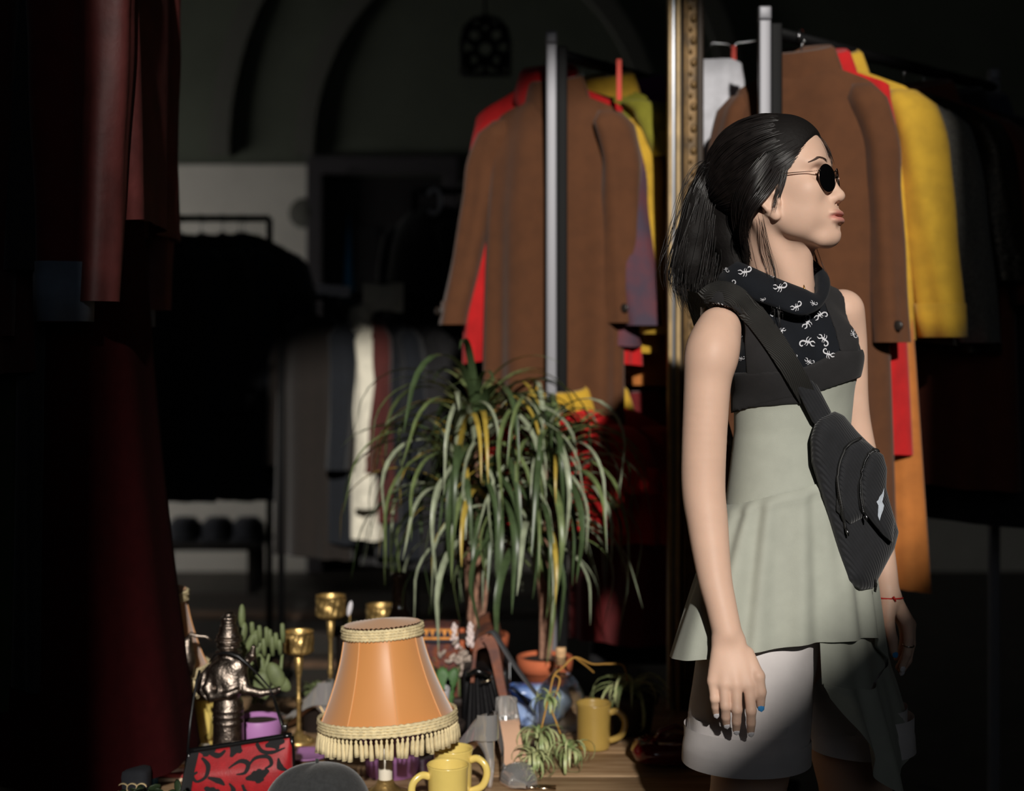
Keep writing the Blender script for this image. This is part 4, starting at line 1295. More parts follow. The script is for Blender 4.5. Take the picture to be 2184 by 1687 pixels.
# white shirt on a wire hanger between the gilt frame and the camel coat
p = W(1512, 118, 3.42)
garment('shirt', 'white shirt on a wire hanger between the gilt frame and the camel coat', 'shirt', p, math.radians(-8), m_white_c, w=.085, length=.42, sleeve=0, seed=21, depth=.05, collar=False)
hg_ = thing('clothes_hanger', 'bent wire hanger beside the top of the chrome post of the right rack', 'hanger', tuple(p))
MB().tube([W(1505, 110, 3.42), W(1520, 92, 3.42), W(1552, 94, 3.42), W(1562, 102, 3.42), W(1572, 92, 3.42), W(1606, 88, 3.42), W(1632, 84, 3.42)], .0022, n=6).build('wire', m_wirehook, hg_)
m_rib_red = mat('red_ribbon', S(214, 66, 46), .6)
t_ = thing('ribbon', 'short red ribbon hanging by the wire hanger right of the gilt frame', 'ribbon', tuple(W(1565, 165, 3.41)))
MB().bbox(tuple(W(1560, 168, 3.41)), tuple(W(1570, 98, 3.413) + Vector((0, .002, 0))), .0005).build('band', m_rib_red, t_)

# left-hand rack: what reads as the mirror's reflection, built as solid things
LY = 3.45
LZ = CAMZ + 682 / FPX * LY
P1, D1, zl = rack('chrome and black clothes rack left of the gilt frame with the first camel coat', (W(1176, 0, LY).x, LY), (.321, .403), .85, LZ, .0255, lower=CAMZ - 60 / FPX * 3.5)
Lg = 'clothes on the left-hand rack'
hang('coat', 'camel brown wool coat seen from behind, left of the gilt frame', 'coat', P1, D1, zl, .16, .065, phi, m_camel, 'camel coat left of the gilt frame', dx=-.085, w=.182, length=.92, sleeve=.52, buttons=True, seed=31, group=Lg, out=(.10, .0), sw=.064, flare=.02, depth=.08)
hang('coat', 'bright red coat showing only its left shoulder behind the camel coat', 'coat', P1, D1, zl, .21, .030, math.radians(-24), m_redwool, 'red coat behind the camel coat', dx=-.135, w=.215, length=.7, sleeve=0, seed=32, group=Lg, depth=.035, slope=.50)
hang('shirt', 'olive green shirt with yellow collar right of the camel coat collar', 'shirt', P1, D1, zl, .235, .045, phi, m_olive, 'olive shirt', dx=.0, w=.125, length=.5, sleeve=.15, seed=33, group=Lg, depth=.06, lining=m_yellow)
hang('jacket', 'maroon patchwork jacket between the camel coat and the yellow jacket', 'jacket', P1, D1, zl, .27, .085, math.radians(-48), m_maroonp, 'patchwork jacket', dx=-.122, w=.20, length=.6, sleeve=.50, seed=34, group=Lg, sw=.066, collar=False)
hang('jacket', 'mustard yellow jacket directly left of the gilt frame', 'jacket', P1, D1, zl, .34, .060, math.radians(-48), m_yellow, 'yellow jacket left of the gilt frame', dx=-.135, w=.215, length=.64, sleeve=.54, seed=35, group=Lg, collar=False, cuff=m_yellow)
hang('blouse', 'purple blouse at the end of the left rail by the gilt frame', 'blouse', P1, D1, zl, .41, .025, phi, m_purple, 'purple blouse', dx=-.02, w=.13, length=.55, sleeve=.2, seed=36, group=Lg, collar=True)
hang('skirt', 'orange brown skirt under the yellow jacket left of the gilt frame', 'skirt', P1, D1, zl, .38, .22, phi, m_rust, 'orange brown skirt', w=.165, length=.58, sleeve=0, seed=37, group=Lg, collar=False, depth=.05)
hang('coat', 'near black coat in shade at the end of the left rail', 'coat', P1, D1, zl, .52, .06, phi, m_dk, 'black coat of the left rack', w=.2, length=1.0, sleeve=.5, seed=38, group=Lg)
t_ = thing('ribbon', 'red ribbon hanging over the olive shirt on the left rack', 'ribbon', tuple(W(1320, 214, 3.43)))
MB().bbox(tuple(W(1315, 214, 3.43)), tuple(W(1326, 126, 3.43) + Vector((0, .002, 0))), .0005).build('band', m_rib_red, t_)
# red trim, navy pocket and pale bands of the patchwork jacket
# lower rail
zlow = CAMZ - 60 / FPX * 3.5
Wg = 'tops on the lower rail'
hang('blouse', 'red blouse with yellow collar on the lower rail behind the left potted plant', 'blouse', P1, D1, zlow, .03, .045, math.radians(-20), m_redwool, 'left red blouse of the lower rail', w=.155, length=.30, sleeve=.16, seed=41, group=Wg, lining=m_yellow, depth=.07)
hang('blouse', 'red blouse with yellow scarf collar on the lower rail right of the plants', 'blouse', P1, D1, zlow, .20, .05, math.radians(-20), m_redwool, 'right red blouse of the lower rail', w=.17, length=.34, sleeve=.2, seed=42, group=Wg, lining=m_yellow, depth=.07)
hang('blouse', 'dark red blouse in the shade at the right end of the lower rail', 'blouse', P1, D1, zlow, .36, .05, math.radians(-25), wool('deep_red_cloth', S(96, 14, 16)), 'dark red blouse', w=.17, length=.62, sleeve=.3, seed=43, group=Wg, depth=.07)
hang('shirt', 'near black shirt in the shade at the far end of the lower rail', 'shirt', P1, D1, zlow, .50, .05, math.radians(-25), m_dk, 'black shirt of the lower rail', w=.18, length=.7, sleeve=.3, seed=44, group=Wg, depth=.07)

# gilt frame between the racks
m_gilt = mat('worn_gilt', S(92, 70, 38), 0.5, 0.4, var=.45, vscale=30, bump=.25, bscale=220)
m_giltl = mat('bright_gilt', S(156, 132, 92), 0.5, 0.2, var=.2, vscale=18)
m_giltd = mat('dark_bole', S(44, 32, 20), 0.6, .2)
m_mir = mat('mirror_bevel', S(120, 122, 126), .3, .6)
FY = 3.30
fxw = lambda px: (px - 1092) / FPX * FY
frame = thing('mirror_frame', 'tall carved gilt mirror frame standing upright between the two clothes racks', 'mirror frame', (fxw(1463), FY, 0))
HF = 2.75
def strip(name, x0, x1, y0, y1, m, bev=.002): MB().bbox((fxw(x0), y0, 0), (fxw(x1), y1, HF), bev).build(name, m, frame)
strip('lip_reflection', 1425, 1433.5, FY - .006, FY + .03, m_giltl)  # solid gilt strip standing in for the lip's reflection in the glass
strip('bevelled_glass', 1433.5, 1440.5, FY + .004, FY + .02, m_mir, .0008)
strip('sight_edge', 1440.5, 1451, FY - .010, FY + .03, m_giltl, .003)
strip('groove', 1451, 1458, FY + .006, FY + .03, m_giltd)
strip('fillet', 1457, 1464, FY - .012, FY + .03, m_gilt, .0025)
strip('carved_band', 1464, 1486, FY - .006, FY + .035, m_gilt)
strip('outer_edge', 1486, 1501, FY - .002, FY + .045, m_giltd, .004)
xm = fxw(1475)
orn = MB(); rr = .0085
a = np.linspace(0, 2 * PI, 10, endpoint=False)
orn.grid(np.array([[(rr * k * math.cos(q) * .9, -.0075 * h_, rr * k * math.sin(q) * 1.15) for q in a] for k, h_ in ((1, 0), (.95, .45), (.62, .95), (.3, .7), (.12, 1.15))]), wrap=True, cap1=True)
ome = raw_mesh('ornament', np.concatenate(orn.v), np.concatenate(orn.q), np.concatenate(orn.t)); ome.materials.append(m_gilt)
for k in range(92):
    o = bpy.data.objects.new('ornament', ome); COL.objects.link(o); o.parent = frame
    o.location = (xm - fxw(1463) + (.0035 if k % 2 else -.0030), -.006, .40 + k * .0255)
    o.scale = (1, 1, 1) if k % 2 else (.62, .9, .62)

# dim racks and things at the far end of the hall
m_cream = wool('cream_cloth', S(214, 208, 190), bump=.2)
m_dkbrown = wool('dark_brown_cloth', S(24, 17, 12))
m_navy = wool('navy_cloth', S(9, 14, 22))
m_maroon = wool('maroon_cloth', S(72, 26, 22))
def simple_rack(label, x0, x1, Y, z, m=m_black, xp=None):
    root = thing('clothes_rack', label, 'clothes rack', ((x0 + x1) / 2, Y, 0))
    MB().tube([(x0, Y, z), (x1, Y, z)], .014, n=10).build('rail', m, root)
    for x in (xp or (x0, x1)):
        MB().tube([(x, Y, .02), (x, Y, z)], .013, n=10).build('post', m, root)
        MB().tube([(x, Y - .22, .02), (x, Y + .22, .02)], .016, n=8).build('foot', m, root)
Yk = 5.6
x0, x1 = W(240, 0, Yk).x, W(575, 0, Yk).x
zk = W(0, 466, Yk).z
simple_rack('black clothes rack full of black coats at the left of the hall', x0, x1, Yk, zk)
Bg = 'black coats on the far left rack'
for i in range(7):
    x = x0 + .10 + (x1 - x0 - .12) * i / 6
    f = 1.0
    ph = math.radians(-62 + 8 * i)
    lb = ('first', 'second', 'third', 'fourth', 'fifth', 'sixth', '')[i] + ' black coat from the left in the packed row on the far left rack' if i < 6 else 'black coat facing out at the right end of the far left rack'
    garment('coat', lb, 'coat', (x - (.10 if i == 6 else 0), Yk, zk - .05), ph if i < 6 else math.radians(-12), m_dk if i % 2 else m_dk2, w=.22 if i < 6 else .25, length=1.02, sleeve=.62, seed=50 + i, group=Bg, collar=False, depth=.10)
    hanger(('first', 'second', 'third', 'fourth', 'fifth', 'sixth', '')[i] + ' black hanger from the left on the far left rack' if i < 6 else 'black hanger of the end coat on the far left rack', (x - (.10 if i == 6 else 0), Yk, zk - .05), ph if i < 6 else math.radians(-12), zk, group='hangers on the far left rack')
# middle rack with the cream coat
Ym = 5.15
x0, x1 = W(600, 0, Ym).x, W(885, 0, Ym).x; zm = W(0, 632, Ym).z
simple_rack('low clothes rack with a cream coat in the middle of the hall', x0, x1, Ym, zm)
Mg = 'clothes on the middle rack'
for lb, nm, px, m, w_, ln, ph in (('dark brown coat at the left end of the middle rack', 'coat', 668, m_dkbrown, .15, .86, -35), ('navy jacket left of the cream coat on the middle rack', 'jacket', 722, m_navy, .13, .8, -75),
        ('cream coat hanging edge on in the middle rack', 'coat', 768, m_cream, .16, .78, -72), ('maroon dress right of the cream coat', 'dress', 800, m_maroon, .15, .72, -78),
        ('dark navy coat right of the maroon dress', 'coat', 838, m_navy, .16, .85, -60), ('black coat at the right end of the middle rack', 'coat', 872, m_dk, .18, .9, -40)):
    p = W(px, 0, Ym); p.z = zm - .06
    garment(nm, lb, nm, p, math.radians(ph), m, w=w_, length=ln, sleeve=.5 if m is not m_cream else .62, seed=60 + px, group=Mg, collar=m is m_cream, sw=.05, depth=.07, fold=.008)
    hanger('hanger of the ' + lb.split(' in the ')[0].split(' at the ')[0], p, math.radians(ph), zm, w=.1)
t_ = thing('cloth', 'white folded cloth over the rail of the middle rack', 'cloth', tuple(W(815, 668, Ym - .05)))
b = MB(); rows = []
for i, (py, dy) in enumerate(((664, -.05), (640, -.045), (616, -.03), (606, -.012), (606, .012), (640, .03), (664, .04))):
    rows.append([W(px, py + 3 * math.sin(px * .09 + i), Ym + dy) for px in np.linspace(774, 860, 14)])
b.grid(np.array([[tuple(p) for p in r_] for r_ in rows])).build('sheet', m_cream, t_)
for k, px in enumerate((688, 712, 735)):
    t_ = thing('price_card', ('leftmost', 'middle', 'rightmost')[k] + ' of the three small white cards on the middle rack rail', 'card', tuple(W(px, 628, Ym - .03)), 'price cards on the middle rack')
    MB().bbox(tuple(W(px - 13, 628 + 3 * k, Ym - .032)), tuple(W(px + 12, 606 + 2 * k, Ym - .030)), .0005).build('card', m_white_c, t_)
# black coats right of the doorway
Yd = 5.4
x0, x1 = W(885, 0, Yd).x, W(1015, 0, Yd).x; zd_ = W(0, 408, Yd).z
simple_rack('black clothes rack in front of the doorway behind the camel coat', x0, x1, Yd, zd_)
for k, (px, ph) in enumerate(((905, -50), (945, -40), (985, -25))):
    lb = ('black coat nearest the doorway on the rack before it', 'black coat in the middle of the rack before the doorway', 'black coat beside the camel coat on the rack before the doorway')[k]
    p = W(px, 0, Yd); p.z = zd_ - .05
    garment('coat', lb, 'coat', p, math.radians(ph), m_dk, w=.2, length=1.1, sleeve=.6, seed=80 + k, group='black coats before the doorway', collar=False)
    hanger(lb.replace('black coat', 'hanger of the black coat'), p, math.radians(ph), zd_)
t_ = thing('hoop', 'pale ring hanging in the dark by the doorway', 'ring', tuple(W(926, 460, 5.2)))
MB().tube([W(926 + 14 * math.cos(a), 430 + 26 * math.sin(a), 5.2) for a in np.linspace(-2.6, 2.4, 20)], .008, n=8).build('band', m_white_c, t_)
# blue curtain strip in the doorway
t_ = thing('scarf', 'blue scarf hanging in the dark doorway', 'scarf', tuple(W(745, 610, 7.9)))
b = MB(); b.grid(np.array([[tuple(W(744 + dx * (py - 440) / 175, py, 7.88 + .02 * math.sin(dx * .8))) for dx in np.linspace(-11, 11, 8)] for py in np.linspace(440, 640, 8)])).build('sheet', wool('blue_silk', S(28, 110, 150)), t_)

# dark arched ornament hanging on a cord
m_iron = mat('black_iron', S(14, 14, 14), .6, .5)
YO = 5.6
orn_t = thing('hanging_ornament', 'dark arched openwork ornament hanging on a cord above the camel coat', 'ornament', tuple(W(1035, 160, YO)))
def opt(px, py, dy=0): return W(px, py, YO + dy)
MB().tube([opt(985, 160), opt(985, 90), opt(992, 60), opt(1010, 42), opt(1035, 36), opt(1060, 42), opt(1078, 60), opt(1085, 90), opt(1085, 160), opt(1035, 158), opt(985, 160)], .011, n=8).build('arch', m_iron, orn_t)
for cx, cy, r_ in ((1012, 75, 17), (1058, 75, 17), (1035, 105, 20), (1008, 128, 16), (1062, 128, 16), (1035, 60, 12)):
    MB().tube([opt(cx + r_ * math.cos(a), cy + r_ * math.sin(a)) for a in np.linspace(0, 2 * PI, 20)], .013, n=8, cap=False).build('scroll', m_iron, orn_t)
for px in (1000, 1035, 1070): MB().tube([opt(px, 158), opt(px, 120)], .012, n=8).build('bar', m_iron, orn_t)
MB().tube([opt(1035, 36), opt(1035, -560)], .006, n=6).build('cord', m_iron, orn_t)
# round rosette on the back wall
t_ = thing('wall_rosette', 'small round plaster rosette on the pale wall left of the doorway', 'rosette', tuple(W(648, 455, 7.97)))
b = MB().lathe([(0, .03), (.03, .028), (.05, .015), (.075, .02), (.085, 0)], n=24)
v = b.v[0]; c_ = np.array(tuple(W(648, 455, 7.97))); b.v[0] = c_ + np.stack([v[:, 0], -v[:, 2] + .0, v[:, 1]], 1)
b.build('disc', m_rib, t_)

# foreground clothes at the left, in shade
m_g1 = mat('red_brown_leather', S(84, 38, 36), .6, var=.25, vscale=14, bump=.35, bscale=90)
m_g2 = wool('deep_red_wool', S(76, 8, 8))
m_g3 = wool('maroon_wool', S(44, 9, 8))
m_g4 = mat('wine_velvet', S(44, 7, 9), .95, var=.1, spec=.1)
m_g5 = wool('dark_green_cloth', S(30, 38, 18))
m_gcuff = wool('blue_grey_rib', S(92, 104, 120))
FYg = 2.75
zrail = W(0, -330, FYg).z
simple_rack('clothes rail across the near left corner with red clothes', -1.5, W(330, 0, FYg).x + .02, FYg, zrail, xp=(-1.5, W(205, 0, FYg).x))
Fg = 'clothes on the near left rail'
def gpos(px, drop=.06): 
    p = W(px, 0, FYg); p.z = zrail - drop; return p
def near(name, label, px, m, yaw_, **k):
    garment(name, label, name, gpos(px), math.radians(yaw_), m, group=Fg, **k)
    hanger('hanger of the ' + label, gpos(px), math.radians(yaw_), zrail, w=.15)
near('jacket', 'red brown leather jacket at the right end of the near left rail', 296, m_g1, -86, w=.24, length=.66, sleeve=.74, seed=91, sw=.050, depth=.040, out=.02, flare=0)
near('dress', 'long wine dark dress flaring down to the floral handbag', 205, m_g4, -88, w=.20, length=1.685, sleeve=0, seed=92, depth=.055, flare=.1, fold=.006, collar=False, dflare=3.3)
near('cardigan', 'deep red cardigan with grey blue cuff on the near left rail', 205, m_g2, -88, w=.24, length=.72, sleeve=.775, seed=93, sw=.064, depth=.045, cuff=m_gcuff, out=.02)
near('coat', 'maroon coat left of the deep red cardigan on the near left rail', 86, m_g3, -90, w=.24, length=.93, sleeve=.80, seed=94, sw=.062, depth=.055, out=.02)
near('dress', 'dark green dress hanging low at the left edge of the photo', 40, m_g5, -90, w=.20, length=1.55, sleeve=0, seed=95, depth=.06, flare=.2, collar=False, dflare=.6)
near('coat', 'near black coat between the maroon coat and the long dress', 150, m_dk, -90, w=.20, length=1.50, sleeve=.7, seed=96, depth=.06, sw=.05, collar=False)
MB().tube([tuple(W(744, 442, 7.88)), tuple(W(744, 400, 7.88)), tuple(W(744, 360, 7.94))], .004, n=6).build('cord', m_black, [o for o in COL.objects if o.name == 'scarf'][0])

# low bench with dark hats against the pale wall at the left
t_ = thing('bench', 'low dark bench along the pale back wall at the left of the hall', 'bench', (W(450, 0, 7.3).x, 7.3, 0))
bz = W(0, 1150, 7.3).z
MB().bbox((W(330, 0, 7.3).x, 7.15, bz - .04), (W(560, 0, 7.3).x, 7.5, bz), .005).build('seat', m_dkbrown, t_)
for px in (345, 545):
    for y in (7.2, 7.45): MB().bbox((W(px, 0, 7.3).x - .02, y - .02, 0), (W(px, 0, 7.3).x + .02, y + .02, bz - .04), .003).build('leg', m_dkbrown, t_)
for k, px in enumerate((395, 465, 530)):
    t_ = thing('hat', ('leftmost', 'middle', 'rightmost')[k] + ' of three dark hats on the bench by the pale wall', 'hat', (W(px, 0, 7.3).x, 7.3, bz), 'hats on the bench')
    MB().lathe([(0, .003), (.13, .003), (.14, .012), (.09, .015), (.085, .08), (.05, .115), (0, .118)], (W(px, 0, 7.3).x, 7.3, bz), 28).build('crown', m_dk2, t_)
# ------------------------------------------------------------------ table
TZ = 0.405
def T(px, Y, z=0.0):
    """a spot on the table top seen at column px, at distance Y"""
    return np.array([(px - 1092) / FPX * Y, Y, TZ + z])
def V3(px, py, Y): return np.array(tuple(W(px, py, Y)))
m_wood = mat('bare_pine', S(176, 146, 112), .62, color2=S(140, 108, 76), vscale=5, stretch=(1.2, 14, 14), bump=.25, bscale=40)
table = thing('table', 'low bare wooden plank table carrying the bric-a-brac', 'table', (-.4, 3.0, 0))
r_ = np.random.default_rng(5)
for k in range(6):
    y0 = 2.46 + k * .161
    MB().bbox((-1.42, y0 + .0015, TZ - .028), (.48, y0 + .1595, TZ - (.0006 if k % 2 else 0)), .003).build('plank', m_wood, table)
for x in (-1.36, .42):
    for y in (2.52, 3.36): MB().bbox((x - .03, y - .03, 0), (x + .03, y + .03, TZ - .028), .004).build('leg', m_wood, table)
for y in (2.50, 3.38): MB().bbox((-1.33, y - .012, TZ - .11), (.39, y + .012, TZ - .028), .003).build('apron', m_wood, table)

# mugs
m_mug = mat('yellow_glaze', S(226, 200, 112), .22, coat=.4, var=.04, vscale=20)
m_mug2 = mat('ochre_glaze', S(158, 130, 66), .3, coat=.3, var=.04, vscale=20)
def mug(label, c, R, Hh, ang, m, group='yellow mugs on the table'):
    root = thing('mug', label, 'mug', tuple(c), group)
    pr = [(0, .004), (R * .86, .004), (R * .90, 0), (R * .93, .003), (R * .945, .012), (R * .985, Hh * .9), (R * 1.03, Hh - .002), (R * 1.035, Hh), (R * .99, Hh + .001), (R * .95, Hh - .004), (R * .90, .012), (R * .8, .008), (0, .008)]
    MB().lathe(pr, c, 48).build('body', m, root)
    d = np.array([math.cos(ang), math.sin(ang), 0])
    pts = [c + d * R * .93 + [0, 0, Hh * .80], c + d * (R + .012) + [0, 0, Hh * .84], c + d * (R + .027) + [0, 0, Hh * .72], c + d * (R + .030) + [0, 0, Hh * .52], c + d * (R + .020) + [0, 0, Hh * .30], c + d * R * .92 + [0, 0, Hh * .18]]
    MB().tube([tuple(p) for p in catmull(pts, 24)], .0055, n=10, flat=1.25).build('handle', m, root)
    return root
mug('front yellow mug with its handle to the left, beside the silver heels', T(955, 2.537), .0365, .094, math.radians(200), m_mug)
mug('yellow mug just behind the front mug, handle to the right', T(966, 2.640), .0365, .094, math.radians(-18), m_mug)
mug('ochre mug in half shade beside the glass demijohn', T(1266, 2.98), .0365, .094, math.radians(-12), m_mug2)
mug('yellow mug at the left behind the silver statuette', T(432, 3.02), .0365, .098, math.radians(-60), m_mug)

# fringed lamp
m_satin = mat('orange_satin', S(206, 140, 80), .40, sheen=.5, var=.06, vscale=6, stretch=(1, 1, .25), bump=.05, bscale=30, spec=.4)
m_pleat = mat('pleated_satin', S(222, 160, 100), .5, sheen=.3)
m_trim = mat('cream_braid', S(222, 204, 160), .85, var=.15, vscale=90, bump=.3, bscale=400)
m_brass = mat('aged_brass', S(196, 164, 104), .40, .85, var=.35, vscale=60, bump=.5, bscale=150)
m_ivory = mat('ivory_lacquer', S(222, 214, 196), .3)
def lamp(label, cx, Y, zt, zb, Rt, Rb, tiltx, tilty, base, group=None):
    base = np.array(base)
    root = thing('table_lamp', label, 'lamp', tuple(base), group)
    zc = (zt + zb) / 2
    ctr = np.array([cx, Y, zc])
    Rm = np.array(Matrix.Rotation(tilty, 3, 'Y') @ Matrix.Rotation(tiltx, 3, 'X'))
    h = zt - zb
    def pt(r, a, z): return ctr + Rm @ np.array([r * math.cos(a), r * math.sin(a), z - h / 2])
    def prof(t): return Rt + (Rb - Rt) * (t ** 1.55)        # bell: t runs from the top ring to the bottom ring
    npan = 8; per = 12; n = npan * per
    rows = []
    for t in np.linspace(0, 1, 26):
        row = []
        for k in range(n):
            f = (k % per) / per
            a = 2 * PI * k / n + .25
            sag = 1 - .030 * (4 * f * (1 - f)) * (.3 + .7 * t)
            row.append(pt(prof(t) * sag, a, h * (1 - t)))
        rows.append(row)
    shade = MB().grid(np.array(rows), wrap=True)
    shade.grid(np.array([[ctr + (p - ctr) * .985 for p in r] for r in rows])[::-1], wrap=True)
    so = shade.build('shade', m_satin, root)
    for k in range(npan):
        a = 2 * PI * k * per / n + .25
        MB().tube([tuple(pt(prof(t) + .0006, a, h * (1 - t))) for t in np.linspace(0, 1, 14)], .0011, n=6).build('seam', m_pleat, so)
    # pleated top
    rows = []
    for t in np.linspace(0, 1, 8):
        row = []
        for k in range(96):
            a = 2 * PI * k / 96
            tw = .5 * (1 - t)
            row.append(pt(Rt * (.05 + .95 * t), a + tw, h + .003 + .010 * (1 - t) + (.0022 if k % 2 else 0) * t))
        rows.append(row)
    MB().grid(np.array(rows), wrap=True, cap0=True).build('pleated_top', m_pleat, root)
    # braids
    def braid(name, R0, z0, rows_, r0):
        b = MB()
        for j in range(rows_):
            pts = [pt(R0 + .0015 * math.sin(k * PI * .9 + j * 1.6), 2 * PI * k / 132, z0 - j * r0 * 1.5 + .0012 * math.sin(k * PI * .9 * 1.0 + j)) for k in range(133)]
            b.tube([tuple(p) for p in pts], r0, n=6, cap=False)
        b.build(name, m_trim, root)
    braid('top_braid', Rt + .003, h - .001, 4, .0034)
    braid('lower_braid', Rb + .003, .006, 4, .0034)
    # tassels
    tb = MB(); q8 = np.linspace(0, 2 * PI, 7, endpoint=False)
    tb.grid(np.array([[(r * math.cos(a), r * math.sin(a) * .8, z) for a in q8] for r, z in ((.0012, 0), (.0030, -.0025), (.0022, -.005), (.0040, -.009), (.0046, -.020), (.0052, -.030))]), wrap=True, cap1=True)
    tme = raw_mesh('tassel', np.concatenate(tb.v), np.concatenate(tb.q), np.concatenate(tb.t)); tme.materials.append(m_trim)
    N = 84
    rr = np.random.default_rng(4)
    for k in range(N):
        a = 2 * PI * k / N
        o = bpy.data.objects.new('tassel', tme); COL.objects.link(o); o.parent = root
        o.location = tuple(pt(Rb + .003, a, -.014) - base)
        o.rotation_euler = (rr.normal(0, .06), rr.normal(0, .06), a)
        s_ = rr.uniform(.85, 1.1); o.scale = (1.2, 1.2, s_ * 1.15)
    # stand
    top = ctr + Rm @ np.array([0, 0, -h * .2])
    zz = base[2]
    MB().lathe([(0, 0), (.052, 0), (.054, .006), (.050, .012), (.030, .020), (.018, .030), (.014, .040), (0, .042)], base, 32).build('foot', m_brass, root)
    MB().lathe([(.013, .04), (.013, max(.045, zb - zz - .03))], base, 24, cap1=True).build('column', m_ivory, root)
    MB().lathe([(.0, 0), (.018, 0), (.019, .004), (.014, .010), (.016, .022), (.011, .030), (.011, .075), (0, .076)], base + [0, 0, zb - zz - .032], 24).build('socket', m_brass, root)
    return root
lamp('table lamp with orange satin bell shade and tassel fringe, in front of the purple pot', T(821, 2.63)[0], 2.63, .728, .560, .0705, .123, math.radians(-3), math.radians(-3.5), T(822, 2.63), 'fringed lamps')
lamp('second orange fringed lamp mostly hidden behind the red clothes at the left', T(330, 2.92)[0], 2.92, .745, .590, .060, .108, math.radians(0), math.radians(2), T(330, 2.92), 'fringed lamps')

# pots
m_purple_pot = mat('lilac_pot', S(176, 122, 178), .4)
m_white_pot = mat('white_pot', S(214, 210, 214), .45)
m_terra = mat('terracotta', S(186, 98, 62), .85, var=.12, vscale=18, bump=.15, bscale=300)
m_soil = mat('potting_soil', S(52, 38, 28), .95, var=.4, vscale=120, bump=.6, bscale=200)
def pot(name, label, cat, c, R0, R1, Hh, m, rim=.018, group=None, soil=True):
    root = thing(name, label, cat, tuple(c), group)
    if rim == 0: pr = [(0, 0), (R0, 0), (R1, Hh - .002), (R1 - .001, Hh), (R1 - .004, Hh), (R0 - .004, .006), (0, .006)]
    else: pr = [(0, 0), (R0, 0), (R1 - .006, Hh - rim), (R1 + .001, Hh - rim), (R1 + .003, Hh - .002), (R1 + .001, Hh), (R1 - .005, Hh), (R1 - .008, Hh - rim), (R0 - .006, .006), (0, .006)]
    MB().lathe(pr, c, 48).build('pot', m, root)
    if soil: MB().lathe([(0, Hh - .006), (R1 * .5, Hh - .005), (R1 - .007, Hh - .009)], c, 24, wob=lambda a, z: 1 + 0 * a).build('soil', m_soil, root)
    return root
pot('plant_pot', 'lilac pot standing behind the stem of the fringed lamp', 'pot', T(836, 2.80), .050, .0655, .105, m_purple_pot, rim=0)
pot('plant_pot', 'white pot peeking out right of the lamp fringe', 'pot', T(893, 2.98), .052, .066, .125, m_white_pot, rim=0)

# opuntia cactus in a lilac pot
m_cact = mat('cactus_green', S(104, 114, 76), .6, var=.15, vscale=40, bump=.2, bscale=200)
m_cact2 = mat('cactus_dark', S(70, 104, 58), .55, var=.15, vscale=30, bump=.2, bscale=120)
cp = T(552, 2.86)
cact = pot('cactus', 'branching green cactus in a lilac pot behind the silver statuette', 'cactus', cp, .038, .0475, .095, m_purple_pot, rim=0)
def ellm(c, r, R=None, n=14, m=10):
    rows = []
    for t in np.linspace(0.02, PI - .02, m):
        rows.append([(r[0] * math.sin(t) * math.cos(a), r[1] * math.sin(t) * math.sin(a), r[2] * math.cos(t)) for a in np.linspace(0, 2 * PI, n, endpoint=False)])
    P = np.array(rows)
    if R is not None: P = P @ np.array(R).T
    return P + np.array(c)
for (px, py, w_, h_, rot) in ((556, 1462, 20, 32, .2), (588, 1440, 18, 30, -.5), (600, 1455, 15, 26, -.8), (527, 1432, 12, 24, .5), (516, 1314, 8, 26, 0), (518, 1350, 10, 24, .15), (560, 1420, 10, 28, -.3), (534, 1370, 9, 30, .5), (548, 1385, 9, 28, .55)):
    c = V3(px, py, 2.86 + .01 * math.sin(px)); s = 2.86 / FPX
    MB().grid(ellm(c, (w_ * s, .010, h_ * s), Matrix.Rotation(rot, 3, 'Y')), wrap=True, cap0=True, cap1=True).build('pad', m_cact, cact)
for (px, py, l) in ((537, 1338, 20), (553, 1346, 22), (568, 1352, 26), (575, 1356, 24), (588, 1362, 22), (602, 1344, 26), (545, 1360, 18), (580, 1372, 26), (562, 1375, 24), (596, 1376, 20)):
    a_ = V3(px + 2, py + l, 2.86); c_ = V3(px, py - l * .5, 2.855); 
    MB().tube([a_, (a_ + c_) / 2, c_, c_ + (c_ - a_) * .06], [.0045, .0055, .0045, .0015], n=8).build('stem', m_cact, cact)
for pts in (([(540, 1500), (556, 1470), (566, 1430), (574, 1395)]), ([(556, 1500), (580, 1470), (598, 1440), (602, 1395)]), ([(548, 1500), (530, 1460), (520, 1400), (516, 1340)]), ([(545, 1450), (520, 1430), (505, 1428)])):
    MB().tube([V3(x, y, 2.862) for x, y in pts], [.005, .0045, .004, .003][:len(pts)], n=8).build('branch', m_cact, cact)

